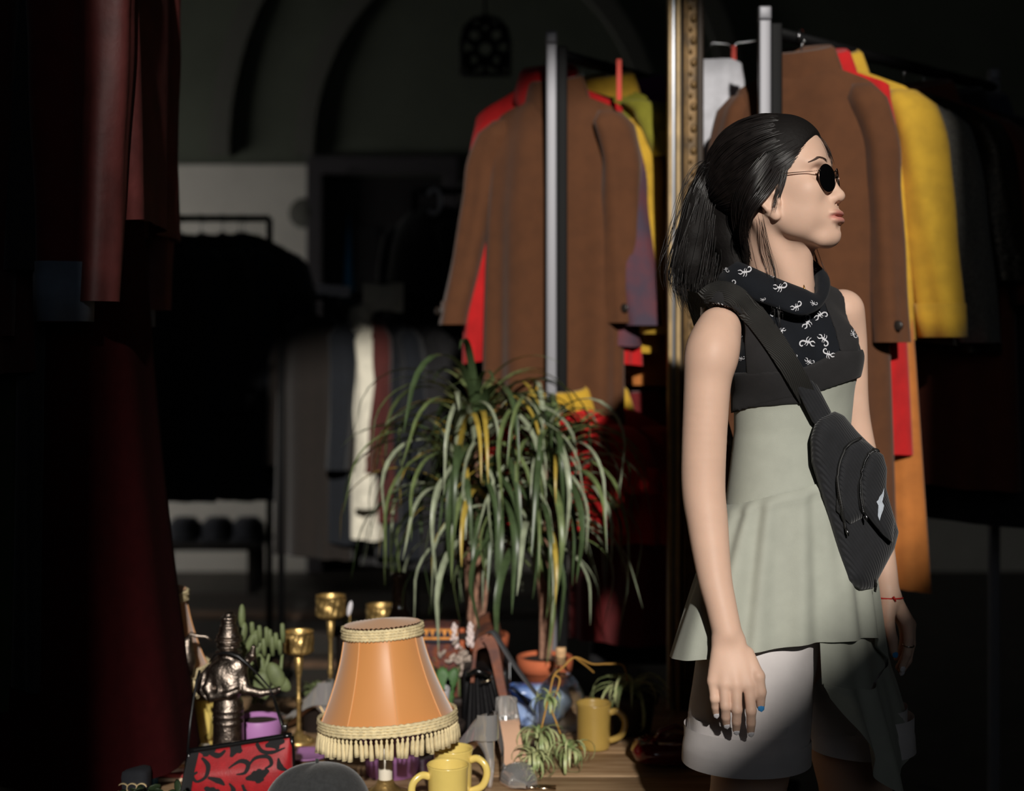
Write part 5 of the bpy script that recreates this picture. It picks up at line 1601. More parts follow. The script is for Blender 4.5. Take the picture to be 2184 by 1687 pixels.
# brass goblets
def goblet(label, px, Y, ztop, cupw, cuph, group='brass goblets'):
    c = T(px, Y); root = thing('goblet', label, 'candle holder', tuple(c), group)
    Hh = ztop - TZ; R = cupw / 2
    MB().lathe([(0, 0), (.034, 0), (.035, .004), (.026, .010), (.010, .018), (.006, .028), (0, .03)], c, 28).build('foot', m_brass, root)
    MB().lathe([(.0045, .02), (.0045, Hh * .35), (.0075, Hh * .38), (.0045, Hh * .41), (.0045, Hh - cuph - .05), (.0075, Hh - cuph - .035), (.010, Hh - cuph - .006), (.004, Hh - cuph)], c, 16).build('stem', m_brass, root)
    wob = lambda a, z: 1 + .055 * np.sin(9 * a + 60 * z) * np.sin(5 * a - 170 * z) + .012 * np.sin(23 * a + 300 * z)
    n0 = Hh - cuph
    b = MB().lathe([(.004, n0), (R * .75, n0 + .002), (R * .97, n0 + .007)] + [(R, n0 + .007 + (cuph - .010) * t) for t in np.linspace(.05, .95, 12)], c, 72, wob=wob)
    b.lathe([(R * .985, Hh - .003), (R * 1.03, Hh - .001), (R * 1.02, Hh + .001), (R * .96, Hh - .002), (R * .94, n0 + .01), (0, n0 + .008)], c, 40)
    b.build('cup', m_brass, root)
goblet('shorter brass goblet with embossed cup, standing nearest, left of the lamp', 637, 3.02, CAMZ - 596 / FPX * 3.02, .0625, .050)
goblet('tallest brass goblet with embossed cup, behind the lamp to its left', 705, 3.22, CAMZ - 520 / FPX * 3.22, .0665, .052)
goblet('brass goblet just showing its cup above the top of the lamp shade', 812, 3.36, CAMZ - 540 / FPX * 3.36, .068, .052)

# statuette, sculpted
m_pewter = mat('old_silver', S(138, 126, 116), .34, 1.0, var=.4, vscale=70, bump=.6, bscale=260)
SY = 2.76
def sp(px, py, dy=0.0): return V3(px, py, SY + dy)
st = Sculpt(sp(398, 1700, -.06) - [0, 0, .02], sp(612, 1295, .06), .0019)
st.cone(sp(487, 1600), sp(487, 1508), .030, .0285, k=.006)
st.cone(sp(487, 1668), sp(487, 1600), .040, .031, k=.006)
for y in (1512, 1524, 1538): st.ell(sp(487, y), (.0310, .0295, .0038), k=.003)
st.ell(sp(487, 1498), (.026, .022, .016), k=.008)
st.ell(sp(482, 1440), (.036, .027, .034), k=.010)
st.ell(sp(494, 1462, -.012), (.026, .020, .026), k=.010)
st.ell(sp(505, 1425, -.008), (.022, .018, .024), k=.010)
st.cone(sp(487, 1415), sp(487, 1395), .012, .014, k=.008)
for y, r_ in ((1400, .0225), (1390, .0265), (1378, .0245), (1366, .0275), (1356, .024)): st.ell(sp(488, y), (r_, r_ * .85, .0055), k=.004)
st.ell(sp(488, 1348), (.0185, .018, .020), k=.005)
for y, r_ in ((1336, .0175), (1326, .0150), (1318, .0165), (1310, .0095), (1303, .0055)): st.ell(sp(488, y), (r_, r_, .0055), k=.004)
for x in (470, 506): st.ell(sp(x, 1362), (.006, .008, .011), k=.004)
st.chain([sp(516, 1436, -.01), sp(524, 1470, -.018), sp(556, 1478, -.022), sp(584, 1474, -.024)], [.0105, .010, .0078, .0058], k=.004)    # lower right arm
st.chain([sp(584, 1474, -.024), sp(596, 1470, -.026), sp(604, 1474, -.026)], [.0065, .0055, .002], k=.003)
st.chain([sp(512, 1430, .006), sp(526, 1412, .006), sp(538, 1398, 0), sp(541, 1380, -.002)], [.008, .0075, .007, .005], k=.003)     # raised right hand
st.chain([sp(458, 1428, -.006), sp(444, 1468, -.012), sp(452, 1486, -.020), sp(486, 1482, -.030), sp(505, 1474, -.032)], [.011, .011, .0098, .0082, .006], k=.004)
st.chain([sp(450, 1424, .008), sp(432, 1446, .006), sp(430, 1472, .002), sp(442, 1492, -.004)], [.008, .009, .010, .003], k=.004)
st.cone(sp(466, 1440, -.012), sp(470, 1472, -.020), .011, .010, k=.004)
stV, stQ = st.mesh(1)
statue = thing('statuette', 'silver dancer statuette with tiered crown standing behind the red floral handbag', 'statuette', tuple(T(487, SY)))
MB().add(stV, stQ).build('figure', m_pewter, statue)
MB().lathe([(0, 0), (.044, 0), (.046, .006), (.040, .014), (.036, .022), (0, .023)], T(487, SY), 32).build('base', m_pewter, statue)
# small silver bird with a long neck left of it
bird = thing('bird_figurine', 'small silver bird figurine with a long curving beak left of the statuette', 'figurine', tuple(T(404, 2.84)))
bY = 2.84
MB().tube([V3(402, 1440, bY), V3(400, 1405, bY), V3(398, 1385, bY), V3(400, 1366, bY), V3(404, 1358, bY)], [.010, .017, .014, .010, .006], n=14).build('body', m_pewter, bird)
MB().tube([V3(402, 1362, bY), V3(408, 1352, bY), V3(418, 1356, bY), V3(430, 1357, bY), V3(440, 1358, bY), V3(452, 1366, bY)], [.005, .005, .004, .0032, .0028, .0012], n=10).build('beak', m_pewter, bird)
MB().tube([V3(402, 1440, bY), V3(403, 1560, bY), tuple(T(404, bY))], .0035, n=8).build('leg', m_pewter, bird)
MB().lathe([(0, 0), (.022, 0), (.022, .004), (.006, .010), (0, .011)], T(404, bY), 20).build('base', m_pewter, bird)

# red floral handbag with black piping
m_redsatin = mat('red_brocade', S(150, 12, 22), .5, var=.12, vscale=60, bump=.3, bscale=500, sheen=.2)
m_flock = mat('black_flock', S(17, 16, 18), .85, sheen=.2)
m_patent = mat('black_patent', S(14, 14, 15), .22, coat=.3)
hbY = 2.655
hb = thing('handbag', 'red handbag with black floral pattern hung from the silver statuette', 'handbag', tuple(T(510, hbY)))
def hq(u, v, w): # u 0..1 across, v 0..1 up, w depth
    L, Rr = V3(388, 1687, hbY), V3(628, 1668, hbY)
    Lt, Rt_ = V3(404, 1604, hbY), V3(622, 1570, hbY)
    lo = L + (Rr - L) * u; hi = Lt + (Rt_ - Lt) * u
    lo = lo.copy(); lo[2] = TZ + .002
    p = lo + (hi - lo) * v
    bulge = .030 * math.sqrt(max(0, 1 - (2 * v - .75) ** 2 / 1.6)) * (1 - (2 * u - 1) ** 6 * .6) * (1 - .75 * max(0, v - .55) / .45)
    return p + np.array([0, w * bulge, 0])
rows = []
for u in np.linspace(0, 1, 26):
    row = [hq(u, v, -1) for v in np.linspace(0, 1, 16)] + [hq(u, v, 1) for v in np.linspace(1, 0, 16)]
    rows.append(row)
MB().grid(np.array(rows), wrap=True, cap0=True, cap1=True).build('bag_body', m_redsatin, hb)
MB().tube([hq(u, 1.0, 0) + [0, 0, .002] for u in np.linspace(0, 1, 20)], .0052, n=8).build('top_piping', m_patent, hb)
for u in (0.0, 1.0): MB().tube([hq(u, v, 0) for v in np.linspace(0, 1, 8)], .0045, n=8).build('side_piping', m_patent, hb)
MB().tube([hq(u, .0, 0) for u in np.linspace(0, 1, 16)], .0045, n=8).build('bottom_piping', m_patent, hb)
rows = [[hq(u, v, -1.03) + [0, -.0012, 0] for v in np.linspace(0, 1, 14)] for u in (-.005, .05, .10)]
MB().grid(np.array(rows)).build('end_panel', m_flock, hb)
def onbag(u, v): return hq(min(1, max(0, u)), min(1, max(0, v)), -1) + np.array([0, -.0011, 0])
AR = .235 / .14
def flat_poly(name, pts):
    b = MB(); c = np.mean(pts, 0); P = [onbag(*p) for p in pts]; M = [onbag(*(c + (np.array(p) - c) * .5)) for p in pts]
    n = len(pts)
    b.add(P + M + [onbag(*c)], [(i, (i + 1) % n, n + (i + 1) % n, n + i) for i in range(n)], [(2 * n, n + i, n + (i + 1) % n) for i in range(n)])
    b.build(name, m_flock, hb)
def ribbon2(name, pts, wds):
    c = catmull([(x, y, 0) for x, y in pts], 22)[:, :2]; w = np.interp(np.linspace(0, 1, 22), np.linspace(0, 1, len(wds)), wds)
    tn = np.gradient(c, axis=0); tn[:, 0] *= AR; tn /= np.linalg.norm(tn, axis=1)[:, None]
    nn = np.stack([-tn[:, 1] / AR, tn[:, 0]], 1)
    MB().grid(np.array([[onbag(*(c[k] + nn[k] * w[k] * s)) for s in (-1, 0, 1)] for k in range(22)])).build(name, m_flock, hb)
def petal(cx, cy, ang, l, w):
    ca, sa = math.cos(ang), math.sin(ang)
    pts = []
    for a in np.linspace(0, 2 * PI, 14, endpoint=False):
        x = l * (math.cos(a) * .5 + .5); y = w * math.sin(a) * (1 + .25 * math.cos(a * 3))
        pts.append(np.array([cx + (x * ca - y * sa) / AR, cy + x * sa + y * ca]))
    flat_poly('petal', pts)
for cx, cy, R_ in ((.70, .44, .15), (.30, .14, .15), (.84, .95, .13), (.46, .95, .13), (.93, .22, .13), (.18, .96, .11), (.52, .02, .12)):
    for k in range(6):
        petal(cx, cy, k * PI / 3 + cx * 5 + .25 * math.sin(k * 3.7 + cy * 9), R_ * (1 + .3 * math.sin(k * 2.1 + cx * 20)), R_ * .46)
for pts, wd in (([(.42, .62), (.52, .72), (.60, .66), (.58, .52), (.50, .50)], [.01, .035, .04, .03, .01]), ([(.60, .60), (.66, .74), (.78, .74), (.82, .62), (.76, .56)], [.01, .03, .03, .03, .01]),
        ([(.14, .86), (.22, .70), (.22, .50), (.14, .40), (.09, .52), (.13, .60)], [.02, .04, .03, .03, .03, .02]), ([(.24, .48), (.34, .40), (.40, .30)], [.02, .06, .01]), ([(.88, .70), (.90, .56), (.96, .48)], [.01, .05, .01]),
        ([(.56, .30), (.60, .14), (.70, .08), (.78, .14)], [.02, .03, .04, .01]), ([(.66, .98), (.72, .84), (.82, .80), (.94, .84)], [.03, .03, .03, .01]), ([(.20, .95), (.30, .86), (.36, .94)], [.03, .05, .02]), ([(.44, .34), (.48, .20), (.44, .06)], [.01, .04, .02])):
    ribbon2('scroll', pts, wd)
m_strapb = mat('black_strap', S(15, 15, 16), .4)
MB().tube([V3(608, 1572, hbY), V3(602, 1545, hbY), V3(590, 1508, hbY + .02), V3(583, 1484, 2.728), V3(576, 1468, 2.732), V3(552, 1440, 2.724), V3(528, 1416, 2.722), V3(510, 1400, 2.724), V3(494, 1394, 2.726), V3(478, 1392, 2.728), V3(460, 1396, 2.735), V3(446, 1412, 2.74)], [.0062, .0062, .006, .0045, .003, .004, .007, .009, .009, .006, .003, .002], n=8, flat=.5).build('strap', m_strapb, hb)
MB().tube([V3(426, 1430, 2.72), V3(420, 1450, 2.71), V3(413, 1490, 2.69), V3(406, 1540, 2.67), V3(400, 1606, hbY)], .0026, n=8).build('thin_strap', m_strapb, hb)
MB().bbox(tuple(V3(600, 1562, hbY - .008)), tuple(V3(614, 1543, hbY + .004)), .002).build('strap_buckle', m_zip, hb)

# black felt beret
m_felt = mat('charcoal_felt', S(46, 47, 48), .95, var=.15, vscale=140, bump=.4, bscale=500, sheen=.25)
c = T(676, 2.535)
be = thing('beret', 'charcoal felt beret lying at the front edge of the table', 'hat', tuple(c))
rows = []
for t in np.linspace(0, 1, 16):
    a_ = t * PI * .5
    r = .096 * math.cos(a_) ** .75 if t < 1 else .0005
    z = .012 + .085 * math.sin(a_) ** 1.15
    rows.append([(c[0] + r * math.cos(q) * (1 + .03 * math.sin(2 * q + 1)), c[1] - .0 + r * .72 * math.sin(q), c[2] + z + .010 * math.cos(q + .8) * math.sin(a_ * 2) * .5 - (.012 * math.exp(-((q - 4.1) / .5) ** 2) * math.sin(2 * a_))) for q in np.linspace(0, 2 * PI, 56, endpoint=False)])
b = MB().grid(np.array(rows), wrap=True, cap1=True)
b.lathe([(.066, 0), (.074, .0), (.090, .006), (.096, .014)], c, 56)
v = b.v[-1]; b.v[-1] = np.stack([v[:, 0], c[1] + (v[:, 1] - c[1]) * .72, v[:, 2]], 1)
b.build('crown', m_felt, be)
MB().tube([(c[0], c[1], c[2] + .095), (c[0], c[1], c[2] + .104)], .003, n=8).build('stalk', m_felt, be)

# silver stilettos
m_mirror = mat('mirror_silver_leather', S(222, 220, 218), .12, .72, coat=1.0)
m_nude = mat('nude_insole', S(206, 166, 138), .6)
def stiletto(label, heel, ang, L=.215, hh=.085, roll=0.0, group='silver stilettos', m=None, tagname='stiletto'):
    heel = np.array(heel)                      # under the heel seat, on the table
    d = np.array([math.cos(ang), math.sin(ang), 0]); s = np.array([-d[1], d[0], 0]); Z = np.array([0, 0, 1.])
    m = m or m_mirror
    root = thing(tagname, label, 'shoe', tuple(heel), group)
    N = 30
    S_ = np.linspace(0, 1, N)
    def sole(t): return hh * (1 - smooth(t, .05, .70)) + .004 + .006 * smooth(t, .85, 1)
    def half(t): return np.interp(t, [0, .06, .2, .4, .66, .85, .97, 1], [.012, .023, .026, .024, .038, .028, .008, .002])
    def top(t): return np.interp(t, [0, .05, .2, .42, .58, .66, .8, 1], [.052, .048, .026, .017, .017, .036, .028, .006])
    def ctr(t): return heel + d * (t * L - .012) + Z * sole(t)
    out, inn = [], []
    for t in S_:
        w, hgt = half(t), top(t)
        closed = smooth(t, .56, .66)
        ro, ri = [], []
        for q in np.linspace(-1, 1, 21):
            a = q * (PI * .5 + (PI * .5) * 0 * closed)
            # open: side walls that stop at the rim; closed: an arch over the toes
            if abs(q) < .999: pass
            x_open = math.copysign(w * (1 - .18 * (1 - abs(q))), q); z_open = hgt * (1 - abs(q))
            x_cl = w * math.sin(a); z_cl = hgt * math.cos(a) ** .8 if abs(q) < 1 else 0
            x_o = math.copysign(w * (1 - .16 * min(1, (1 - abs(q)) * 2)), q) if abs(q) > 1e-6 else 0.0
            z_o = hgt * min(1, (1 - abs(q)) * 2)
            x = x_o * (1 - closed) + x_cl * closed; z = z_o * (1 - closed) + z_cl * closed
            ro.append((x, z)); ri.append((x * .93, z + (0 if closed < .5 else -.002)))
        out.append([ctr(t) + s * x + Z * z for x, z in ro]); inn.append([ctr(t) + s * x + Z * z for x, z in ri])
    out = np.array(out); inn = np.array(inn)
    b = MB()
    # the middle column is left out where the shoe is open
    k0 = int(.60 * N)
    b.grid(out[:k0 + 1, :10]); b.grid(inn[:k0 + 1, :10][:, ::-1]); b.grid(out[:k0 + 1, 11:]); b.grid(inn[:k0 + 1, 11:][:, ::-1])
    b.grid(out[k0:]); b.grid(inn[k0:][:, ::-1])
    back = np.array([[out[0][i] - d * (.010 * math.cos(math.pi * .5 * j)) * 1.0 for i in (0, 3, 6, 10)] for j in (0, 0)])
    # heel counter
    rows = []
    for z in np.linspace(0, 1, 6):
        rows.append([ctr(0) + d * (.012 - .026 * math.cos(a)) + s * (.024 * math.sin(a)) * (1 - .1 * z) + Z * (top(.05) * z) for a in np.linspace(-PI * .5, PI * .5, 15)])
    b.grid(np.array(rows)); b.grid(np.array([[p + d * .0022 for p in r] for r in rows])[:, ::-1])
    b.build('upper', m, root)
    rows = [[ctr(t) + s * (half(t) * .93 * q) + Z * .0035 for q in np.linspace(-1, 1, 7)] for t in np.linspace(0.0, .93, 20)]
    MB().grid(np.array(rows)).build('insole', m_nude, root)
    rows = [[ctr(t) + s * (half(t) * q) - Z * .0025 for q in np.linspace(-1, 1, 7)] for t in np.linspace(0, 1, 24)]
    MB().grid(np.array(rows)).build('outsole', m_nude, root)
    hp = [ctr(.05) + d * .004, ctr(.05) - Z * hh * .35 - d * .008, ctr(.05) - Z * hh * .7 - d * .010, heel + d * (-.010) + Z * .0005]
    MB().tube([tuple(p) for p in catmull(hp, 12)], list(np.interp(np.linspace(0, 1, 12), [0, .3, 1], [.020, .010, .0048])), n=12).build('heel', m, root)
    return root
stiletto('silver stiletto seen from its high heel, right of the yellow mugs', T(1036, 2.715), math.radians(138), L=.205, hh=.088)
stiletto('silver stiletto with nude insole showing, toe toward the front', T(1080, 2.86), math.radians(-78), L=.20, hh=.080)
stiletto('silver stiletto lying behind the shortest goblet left of the lamp', T(690, 3.06), math.radians(155), L=.20, hh=.07, group='silver shoes left of the lamp')
# lilac saucer, brass spoon, fork
t_ = thing('saucer', 'lilac saucer lying under the goblet stem left of the lamp', 'saucer', tuple(T(652, 2.90)))
MB().lathe([(0, .003), (.030, .003), (.048, .009), (.050, .011), (.047, .011), (.030, .006), (0, .006)], T(652, 2.90), 36).build('dish', m_purple_pot, t_)
t_ = thing('spoon', 'small brass spoon lying between the red handbag and the lamp', 'spoon', tuple(T(640, 2.74)))
MB().grid(ellm(T(634, 2.76, .016), (.014, .012, .010)), wrap=True, cap0=True, cap1=True).build('bowl', m_brass, t_)
MB().tube([T(634, 2.76, .014), T(652, 2.73, .010), T(672, 2.70, .004)], [.004, .0028, .0035], n=8).build('handle', m_brass, t_)
m_fork = mat('steel_fork', S(196, 176, 150), .2, 1.0)
t_ = thing('fork', 'small two pronged fork lying on bare wood right of the stilettos', 'fork', tuple(T(1150, 2.70)))
MB().tube([T(1096, 2.70, .004), T(1120, 2.70, .006), T(1142, 2.69, .006)], [.005, .004, .007], n=8, flat=.4).build('handle', m_fork, t_)
for dy in (-.006, .008): MB().tube([T(1140, 2.69, .006), T(1152, 2.69 + dy, .006), T(1186, 2.69 + dy * 1.2, .005)], [.004, .003, .002], n=8).build('prong', m_fork, t_)

# glass demijohn with a cork, dark bottle
m_glass = mat('clear_glass', (.96, .98, .99), .02, trans=1.0, ior=1.45)
m_dkglass = mat('dark_glass', S(40, 28, 22), .04, trans=.85, ior=1.5)
m_cork = mat('cork', S(208, 168, 124), .9, var=.2, vscale=120, bump=.4, bscale=300)
c = T(1196, 3.10)
dj = thing('demijohn', 'clear glass demijohn with a cork stopper beside the ochre mug', 'bottle', tuple(c))
hz_ = CAMZ - (1402 - HZ) / FPX * 3.10 - TZ
pr = [(0, .004), (.030, .002), (.048, .006), (.053, .018), (.054, .060), (.051, .085), (.041, .106), (.026, .124), (.015, .136), (.0125, .146), (.0125, hz_ - .006), (.0150, hz_ - .004), (.0150, hz_), (.0105, hz_)]
MB().lathe(pr + [(max(0, r - .0025), z + (.003 if r > .02 else 0)) for r, z in pr[::-1]][1:], c, 48).build('glass', m_glass, dj)
MB().lathe([(0, hz_ - .016), (.0100, hz_ - .016), (.0118, hz_ + .020), (.011, hz_ + .022), (0, hz_ + .022)], c, 24).build('stopper', m_cork, dj)
c = T(851, 3.33)
db = thing('bottle', 'dark glass bottle with a long neck behind the lamp', 'bottle', tuple(c))
hz_ = CAMZ - (1222 - HZ) / FPX * 3.33 - TZ
pr = [(0, .003), (.035, .0), (.038, .008), (.038, hz_ - .13), (.034, hz_ - .105), (.020, hz_ - .085), (.0165, hz_ - .07), (.0155, hz_ - .012), (.019, hz_ - .010), (.019, hz_), (.012, hz_)]
MB().lathe(pr + [(max(0, r - .003), z + (.003 if r > .022 else 0)) for r, z in pr[::-1]][1:], c, 40).build('glass', m_dkglass, db)
c = T(898, 3.30); hz_ = CAMZ - (1352 - HZ) / FPX * 3.30 - TZ
sb_ = thing('bottle', 'small bottle with cork rising right of the lamp top', 'bottle', tuple(c))
MB().lathe([(0, 0), (.026, 0), (.027, .01), (.027, hz_ - .06), (.012, hz_ - .035), (.010, hz_), (0, hz_)], c, 28).build('glass', m_dkglass, sb_)
MB().lathe([(0, hz_), (.010, hz_), (.0115, hz_ + .018), (0, hz_ + .019)], c, 20).build('stopper', m_cork, sb_)

# terracotta pots with strap-leaved plants; each leaf is a part of its own
m_leaf = [mat('strap_leaf_%s' % n, c_, .38, var=.18, vscale=30, spec=.6) for n, c_ in (('grey_green', S(150, 158, 132)), ('green', S(104, 118, 74)), ('dark_green', S(66, 82, 52)), ('yellowing', S(170, 146, 62)))]
m_trunk = mat('plant_trunk', S(150, 112, 92), .9, var=.3, vscale=60, bump=.6, bscale=160)
def leaf_mesh(name, L, w, rise, droop, m, seed):
    r = np.random.default_rng(seed)
    N = 16; rows = []
    x = z = 0.0; ang = rise; px_, pz_ = 0.0, 0.0
    tw = r.uniform(-.5, .5)
    for i in range(N):
        t = i / (N - 1)
        ww = w * min(1, .55 + 2.2 * t) * (1 - t ** 2.6) ** .8 + .0004
        tz = tw * t
        c = np.array([px_, 0.012 * math.sin(3 * t + seed) * t, pz_])
        up_ = np.array([-math.sin(ang), 0, math.cos(ang)])
        sd = np.array([0, math.cos(tz), math.sin(tz)])
        rows.append([c - sd * ww + up_ * ww * .35, c, c + sd * ww + up_ * ww * .35])
        px_ += L / N * math.cos(ang); pz_ += L / N * math.sin(ang)
        ang = max(-1.52, ang - droop * (1 + 1.2 * t) / N)
    b = MB().grid(np.array(rows))
    me = raw_mesh(name, np.concatenate(b.v), np.concatenate(b.q)); me.materials.append(m)
    return me
LM = []
k = 0
for rise, droop, L in ((1.25, 2.6, .60), (1.0, 2.6, .58), (.8, 2.4, .56), (1.35, 3.0, .62), (.6, 2.2, .54), (1.38, 1.5, .44), (.3, 2.0, .52)):
    for m in (m_leaf[0], m_leaf[1], m_leaf[2]):
        LM.append(leaf_mesh('leaf', L, .0085 + .001 * (k % 3), rise, droop, m, k)); k += 1
LM.append(leaf_mesh('leaf', .5, .0085, 1.0, 2.2, m_leaf[3], 77)); LM.append(leaf_mesh('leaf', .46, .008, .8, 2.0, m_leaf[3], 78))
def strap_plant(label, cpot, R0, R1, Hh, crowns, nleaf, seed, scale):
    root = pot('potted_plant', label, 'plant', cpot, R0, R1, Hh, m_terra, rim=.032, group='strap-leaved plants in terracotta pots')
    r = np.random.default_rng(seed)
    for (cx, cz, cy) in crowns:
        top_ = np.array([cx, cy, cz])
        a = np.array(cpot) + [(top_[0] - cpot[0]) * .25, 0, Hh - .02]
        MB().tube([tuple(p) for p in catmull([a, (a + top_) / 2 + [.008, 0, 0], top_, top_ + [0, 0, .05]], 14)], [.0075] * 10 + [.007, .006, .005, .003], n=10).build('trunk', m_trunk, root)
        for i in range(nleaf):
            o = bpy.data.objects.new('leaf', LM[r.integers(0, len(LM))]); COL.objects.link(o); o.parent = root
            o.location = tuple(top_ + [0, 0, r.uniform(-.10, .05)] - np.array(cpot))
            az = 2.399963 * i + r.normal(0, .25)
            o.rotation_euler = (0, r.normal(0, .18), az)
            s_ = scale * r.uniform(.72, 1.12)
            o.scale = (s_, s_ * r.uniform(.8, 1.25), s_)
    return root
cA = T(1162, 3.28)
strap_plant('strap-leaved plant in the right terracotta pot in front of the demijohn cork', cA, .047, .062, .128, [(cA[0] - .004, CAMZ - 200 / FPX * 3.28, 3.28), (cA[0] + .028, CAMZ - 260 / FPX * 3.28, 3.29), (cA[0] - .024, CAMZ - 380 / FPX * 3.28, 3.27)], 50, 3, .78)
cB = T(1012, 3.335)
strap_plant('strap-leaved plant in the left and larger terracotta pot', cB, .058, .078, .168, [(cB[0] + .004, CAMZ - 170 / FPX * 3.335, 3.335), (cB[0] - .040, CAMZ - 250 / FPX * 3.335, 3.325), (cB[0] + .03, CAMZ - 380 / FPX * 3.335, 3.34)], 54, 9, .84)
for (px, py, px2, py2) in ((945, 735, 985, 830), (1085, 800, 1075, 940), (1125, 790, 1110, 930)): pass

# spider plant in a dark pot, its runners and plantlets
m_sp = mat('spider_leaf', S(126, 146, 92), .45, color2=S(188, 190, 140), vscale=30, stretch=(1, 1, 1))
m_run = mat('spider_runner', S(178, 134, 66), .6)
m_dpot = mat('dark_pot', S(46, 36, 32), .7)
def arcs(root, c, n, L, seed, w=.0042, m=m_sp, up_=(.2, 1.3), droop=2.6, name='leaf'):
    r = np.random.default_rng(seed)
    for i in range(n):
        az = 2.4 * i + r.normal(0, .3); ang = r.uniform(*up_); l = L * r.uniform(.55, 1.15)
        d = np.array([math.cos(az), math.sin(az), 0]); s = np.array([-d[1], d[0], 0])
        p = np.array(c) + [r.normal(0, .004), r.normal(0, .004), 0]; rows = []
        for k_ in range(10):
            t = k_ / 9; ww = w * (1 - t ** 2) * min(1, .5 + 2 * t) + .0003
            q = p.copy(); q[2] = max(q[2], TZ + .004)
            rows.append([q - s * ww + [0, 0, ww * .4], q, q + s * ww + [0, 0, ww * .4]])
            p = p + (d * math.cos(ang) + np.array([0, 0, math.sin(ang)])) * l / 9
            ang -= droop / 9 * (1 + t)
        MB().grid(np.array(rows)).build(name, m, root)
cS = T(1348, 3.10)
spd = pot('spider_plant', 'spider plant in a dark pot in the shade behind the ochre mug', 'plant', cS, .040, .056, .085, m_dpot)
arcs(spd, cS + [0, 0, .085], 34, .17, 5, w=.0046)
for pts in (([(1338, 1462, 3.10), (1330, 1420, 3.08), (1295, 1416, 3.04), (1262, 1416, 3.0), (1226, 1402, 2.97), (1200, 1424, 2.95), (1182, 1440, 2.93), (1172, 1480, 2.90), (1160, 1530, 2.87), (1150, 1575, 2.84)]), ([(1182, 1440, 2.93), (1194, 1450, 2.92), (1182, 1490, 2.90), (1172, 1500, 2.89), (1188, 1545, 2.87), (1204, 1590, 2.82)]), ([(1226, 1402, 2.97), (1250, 1420, 3.0), (1266, 1434, 3.03)])):
    MB().tube([tuple(p) for p in catmull([V3(*p) for p in pts], 40)], .0021, n=6).build('runner', m_run, spd)
for k_, (px, py, Y, n, L) in enumerate(((1150, 1572, 2.83, 40, .095), (1170, 1492, 2.89, 20, .06), (1216, 1598, 2.80, 28, .085), (1140, 1612, 2.76, 28, .08))):
    arcs(spd, V3(px, py, Y), n, L, 30 + k_, w=.0034, up_=(-.3, 1.3), name='plantlet_leaf')

# patterned bags, blue pack
m_tap = mat('tapestry', S(122, 64, 40), .85, color2=S(66, 44, 50), vscale=45, bump=.4, bscale=200)
m_tapo = mat('tapestry_orange', S(206, 136, 66), .85, var=.2, vscale=60)
m_tapd = mat('tapestry_dark', S(40, 40, 52), .85)
Yt = 3.13
tb_ = thing('tapestry_bag', 'brown tapestry bag with zigzag border behind the lamp', 'bag', tuple(T(925, Yt)))
x0, x1 = V3(880, 0, Yt)[0], V3(978, 0, Yt)[0]; zt = V3(0, 1338, Yt)[2]
MB().bbox((x0, Yt, TZ), (x1, Yt + .09, zt), .008).build('bag_body', m_tap, tb_)
zz0, zz1 = V3(0, 1358, Yt)[2], V3(0, 1342, Yt)[2]
MB().box((x0 + .002, Yt - .0025, zz0 - .006), (x1 - .002, Yt - .0005, zz1 + .001)).build('border', m_tapo, tb_, flat=True)
n = 7
for k_ in range(n):
    xa = x0 + .004 + (x1 - x0 - .008) * k_ / n; xb = x0 + .004 + (x1 - x0 - .008) * (k_ + 1) / n
    MB().add([(xa, Yt - .0035, zz0), (xb, Yt - .0035, zz0), ((xa + xb) / 2, Yt - .0035, zz1)], [], [(0, 1, 2)]).build('triangle', m_tapd, tb_)
MB().tube([(x0, Yt - .004, zz0 - .010), (x1, Yt - .004, zz0 - .010)], .0035, n=6).build('piping', m_tapd, tb_)

m_tan = mat('brown_leather', S(146, 86, 58), .55, color2=S(92, 60, 54), vscale=18, bump=.3, bscale=90)
m_blk = mat('black_leather', S(20, 19, 21), .42, bump=.2, bscale=120)
Yb = 3.02
lb = thing('satchel', 'brown leather satchel with black gusset standing behind the silver stilettos', 'bag', tuple(T(1050, Yb)))
# gusset: vertical pleats
rows = []
for t in np.linspace(0, 1, 12):
    xl = 985 + (1000 - 985) * t; xr = 1088 + (1046 - 1088) * t; py = 1594 + (1440 - 1594) * t
    row = []
    for j in range(17):
        u_ = j / 16
        row.append(V3(xl + (xr - xl) * u_, py, Yb + (.014 if j % 4 == 0 else (-.014 if j % 4 == 2 else 0)) * (1 - .5 * t)))
    rows.append(row)
MB().grid(np.array(rows)).build('gusset', m_blk, lb)
# flap: over the top and down the right side, running back from the camera
prof = [(1012, 1448), (1016, 1400), (1022, 1362), (1034, 1350), (1050, 1352), (1062, 1372), (1068, 1402), (1076, 1450), (1086, 1500), (1098, 1550), (1106, 1592)]
pc = catmull([(x, y, 0) for x, y in prof], 40)[:, :2]
rows = []
for dY, sh in ((-.020, 0), (.05, 0), (.20, 0), (.24, 0)):
    rows.append([V3(x, y, Yb) + [0, dY, 0] for x, y in pc])
b = MB().grid(np.array(rows))
inn = []
for r__ in rows: inn.append([p + np.array([-.008, 0, -.004]) for p in r__])
b.grid(np.array(inn)[:, ::-1]); b.grid(np.array([rows[0], inn[0]])[:, ::-1])
b.build('flap', m_tan, lb)
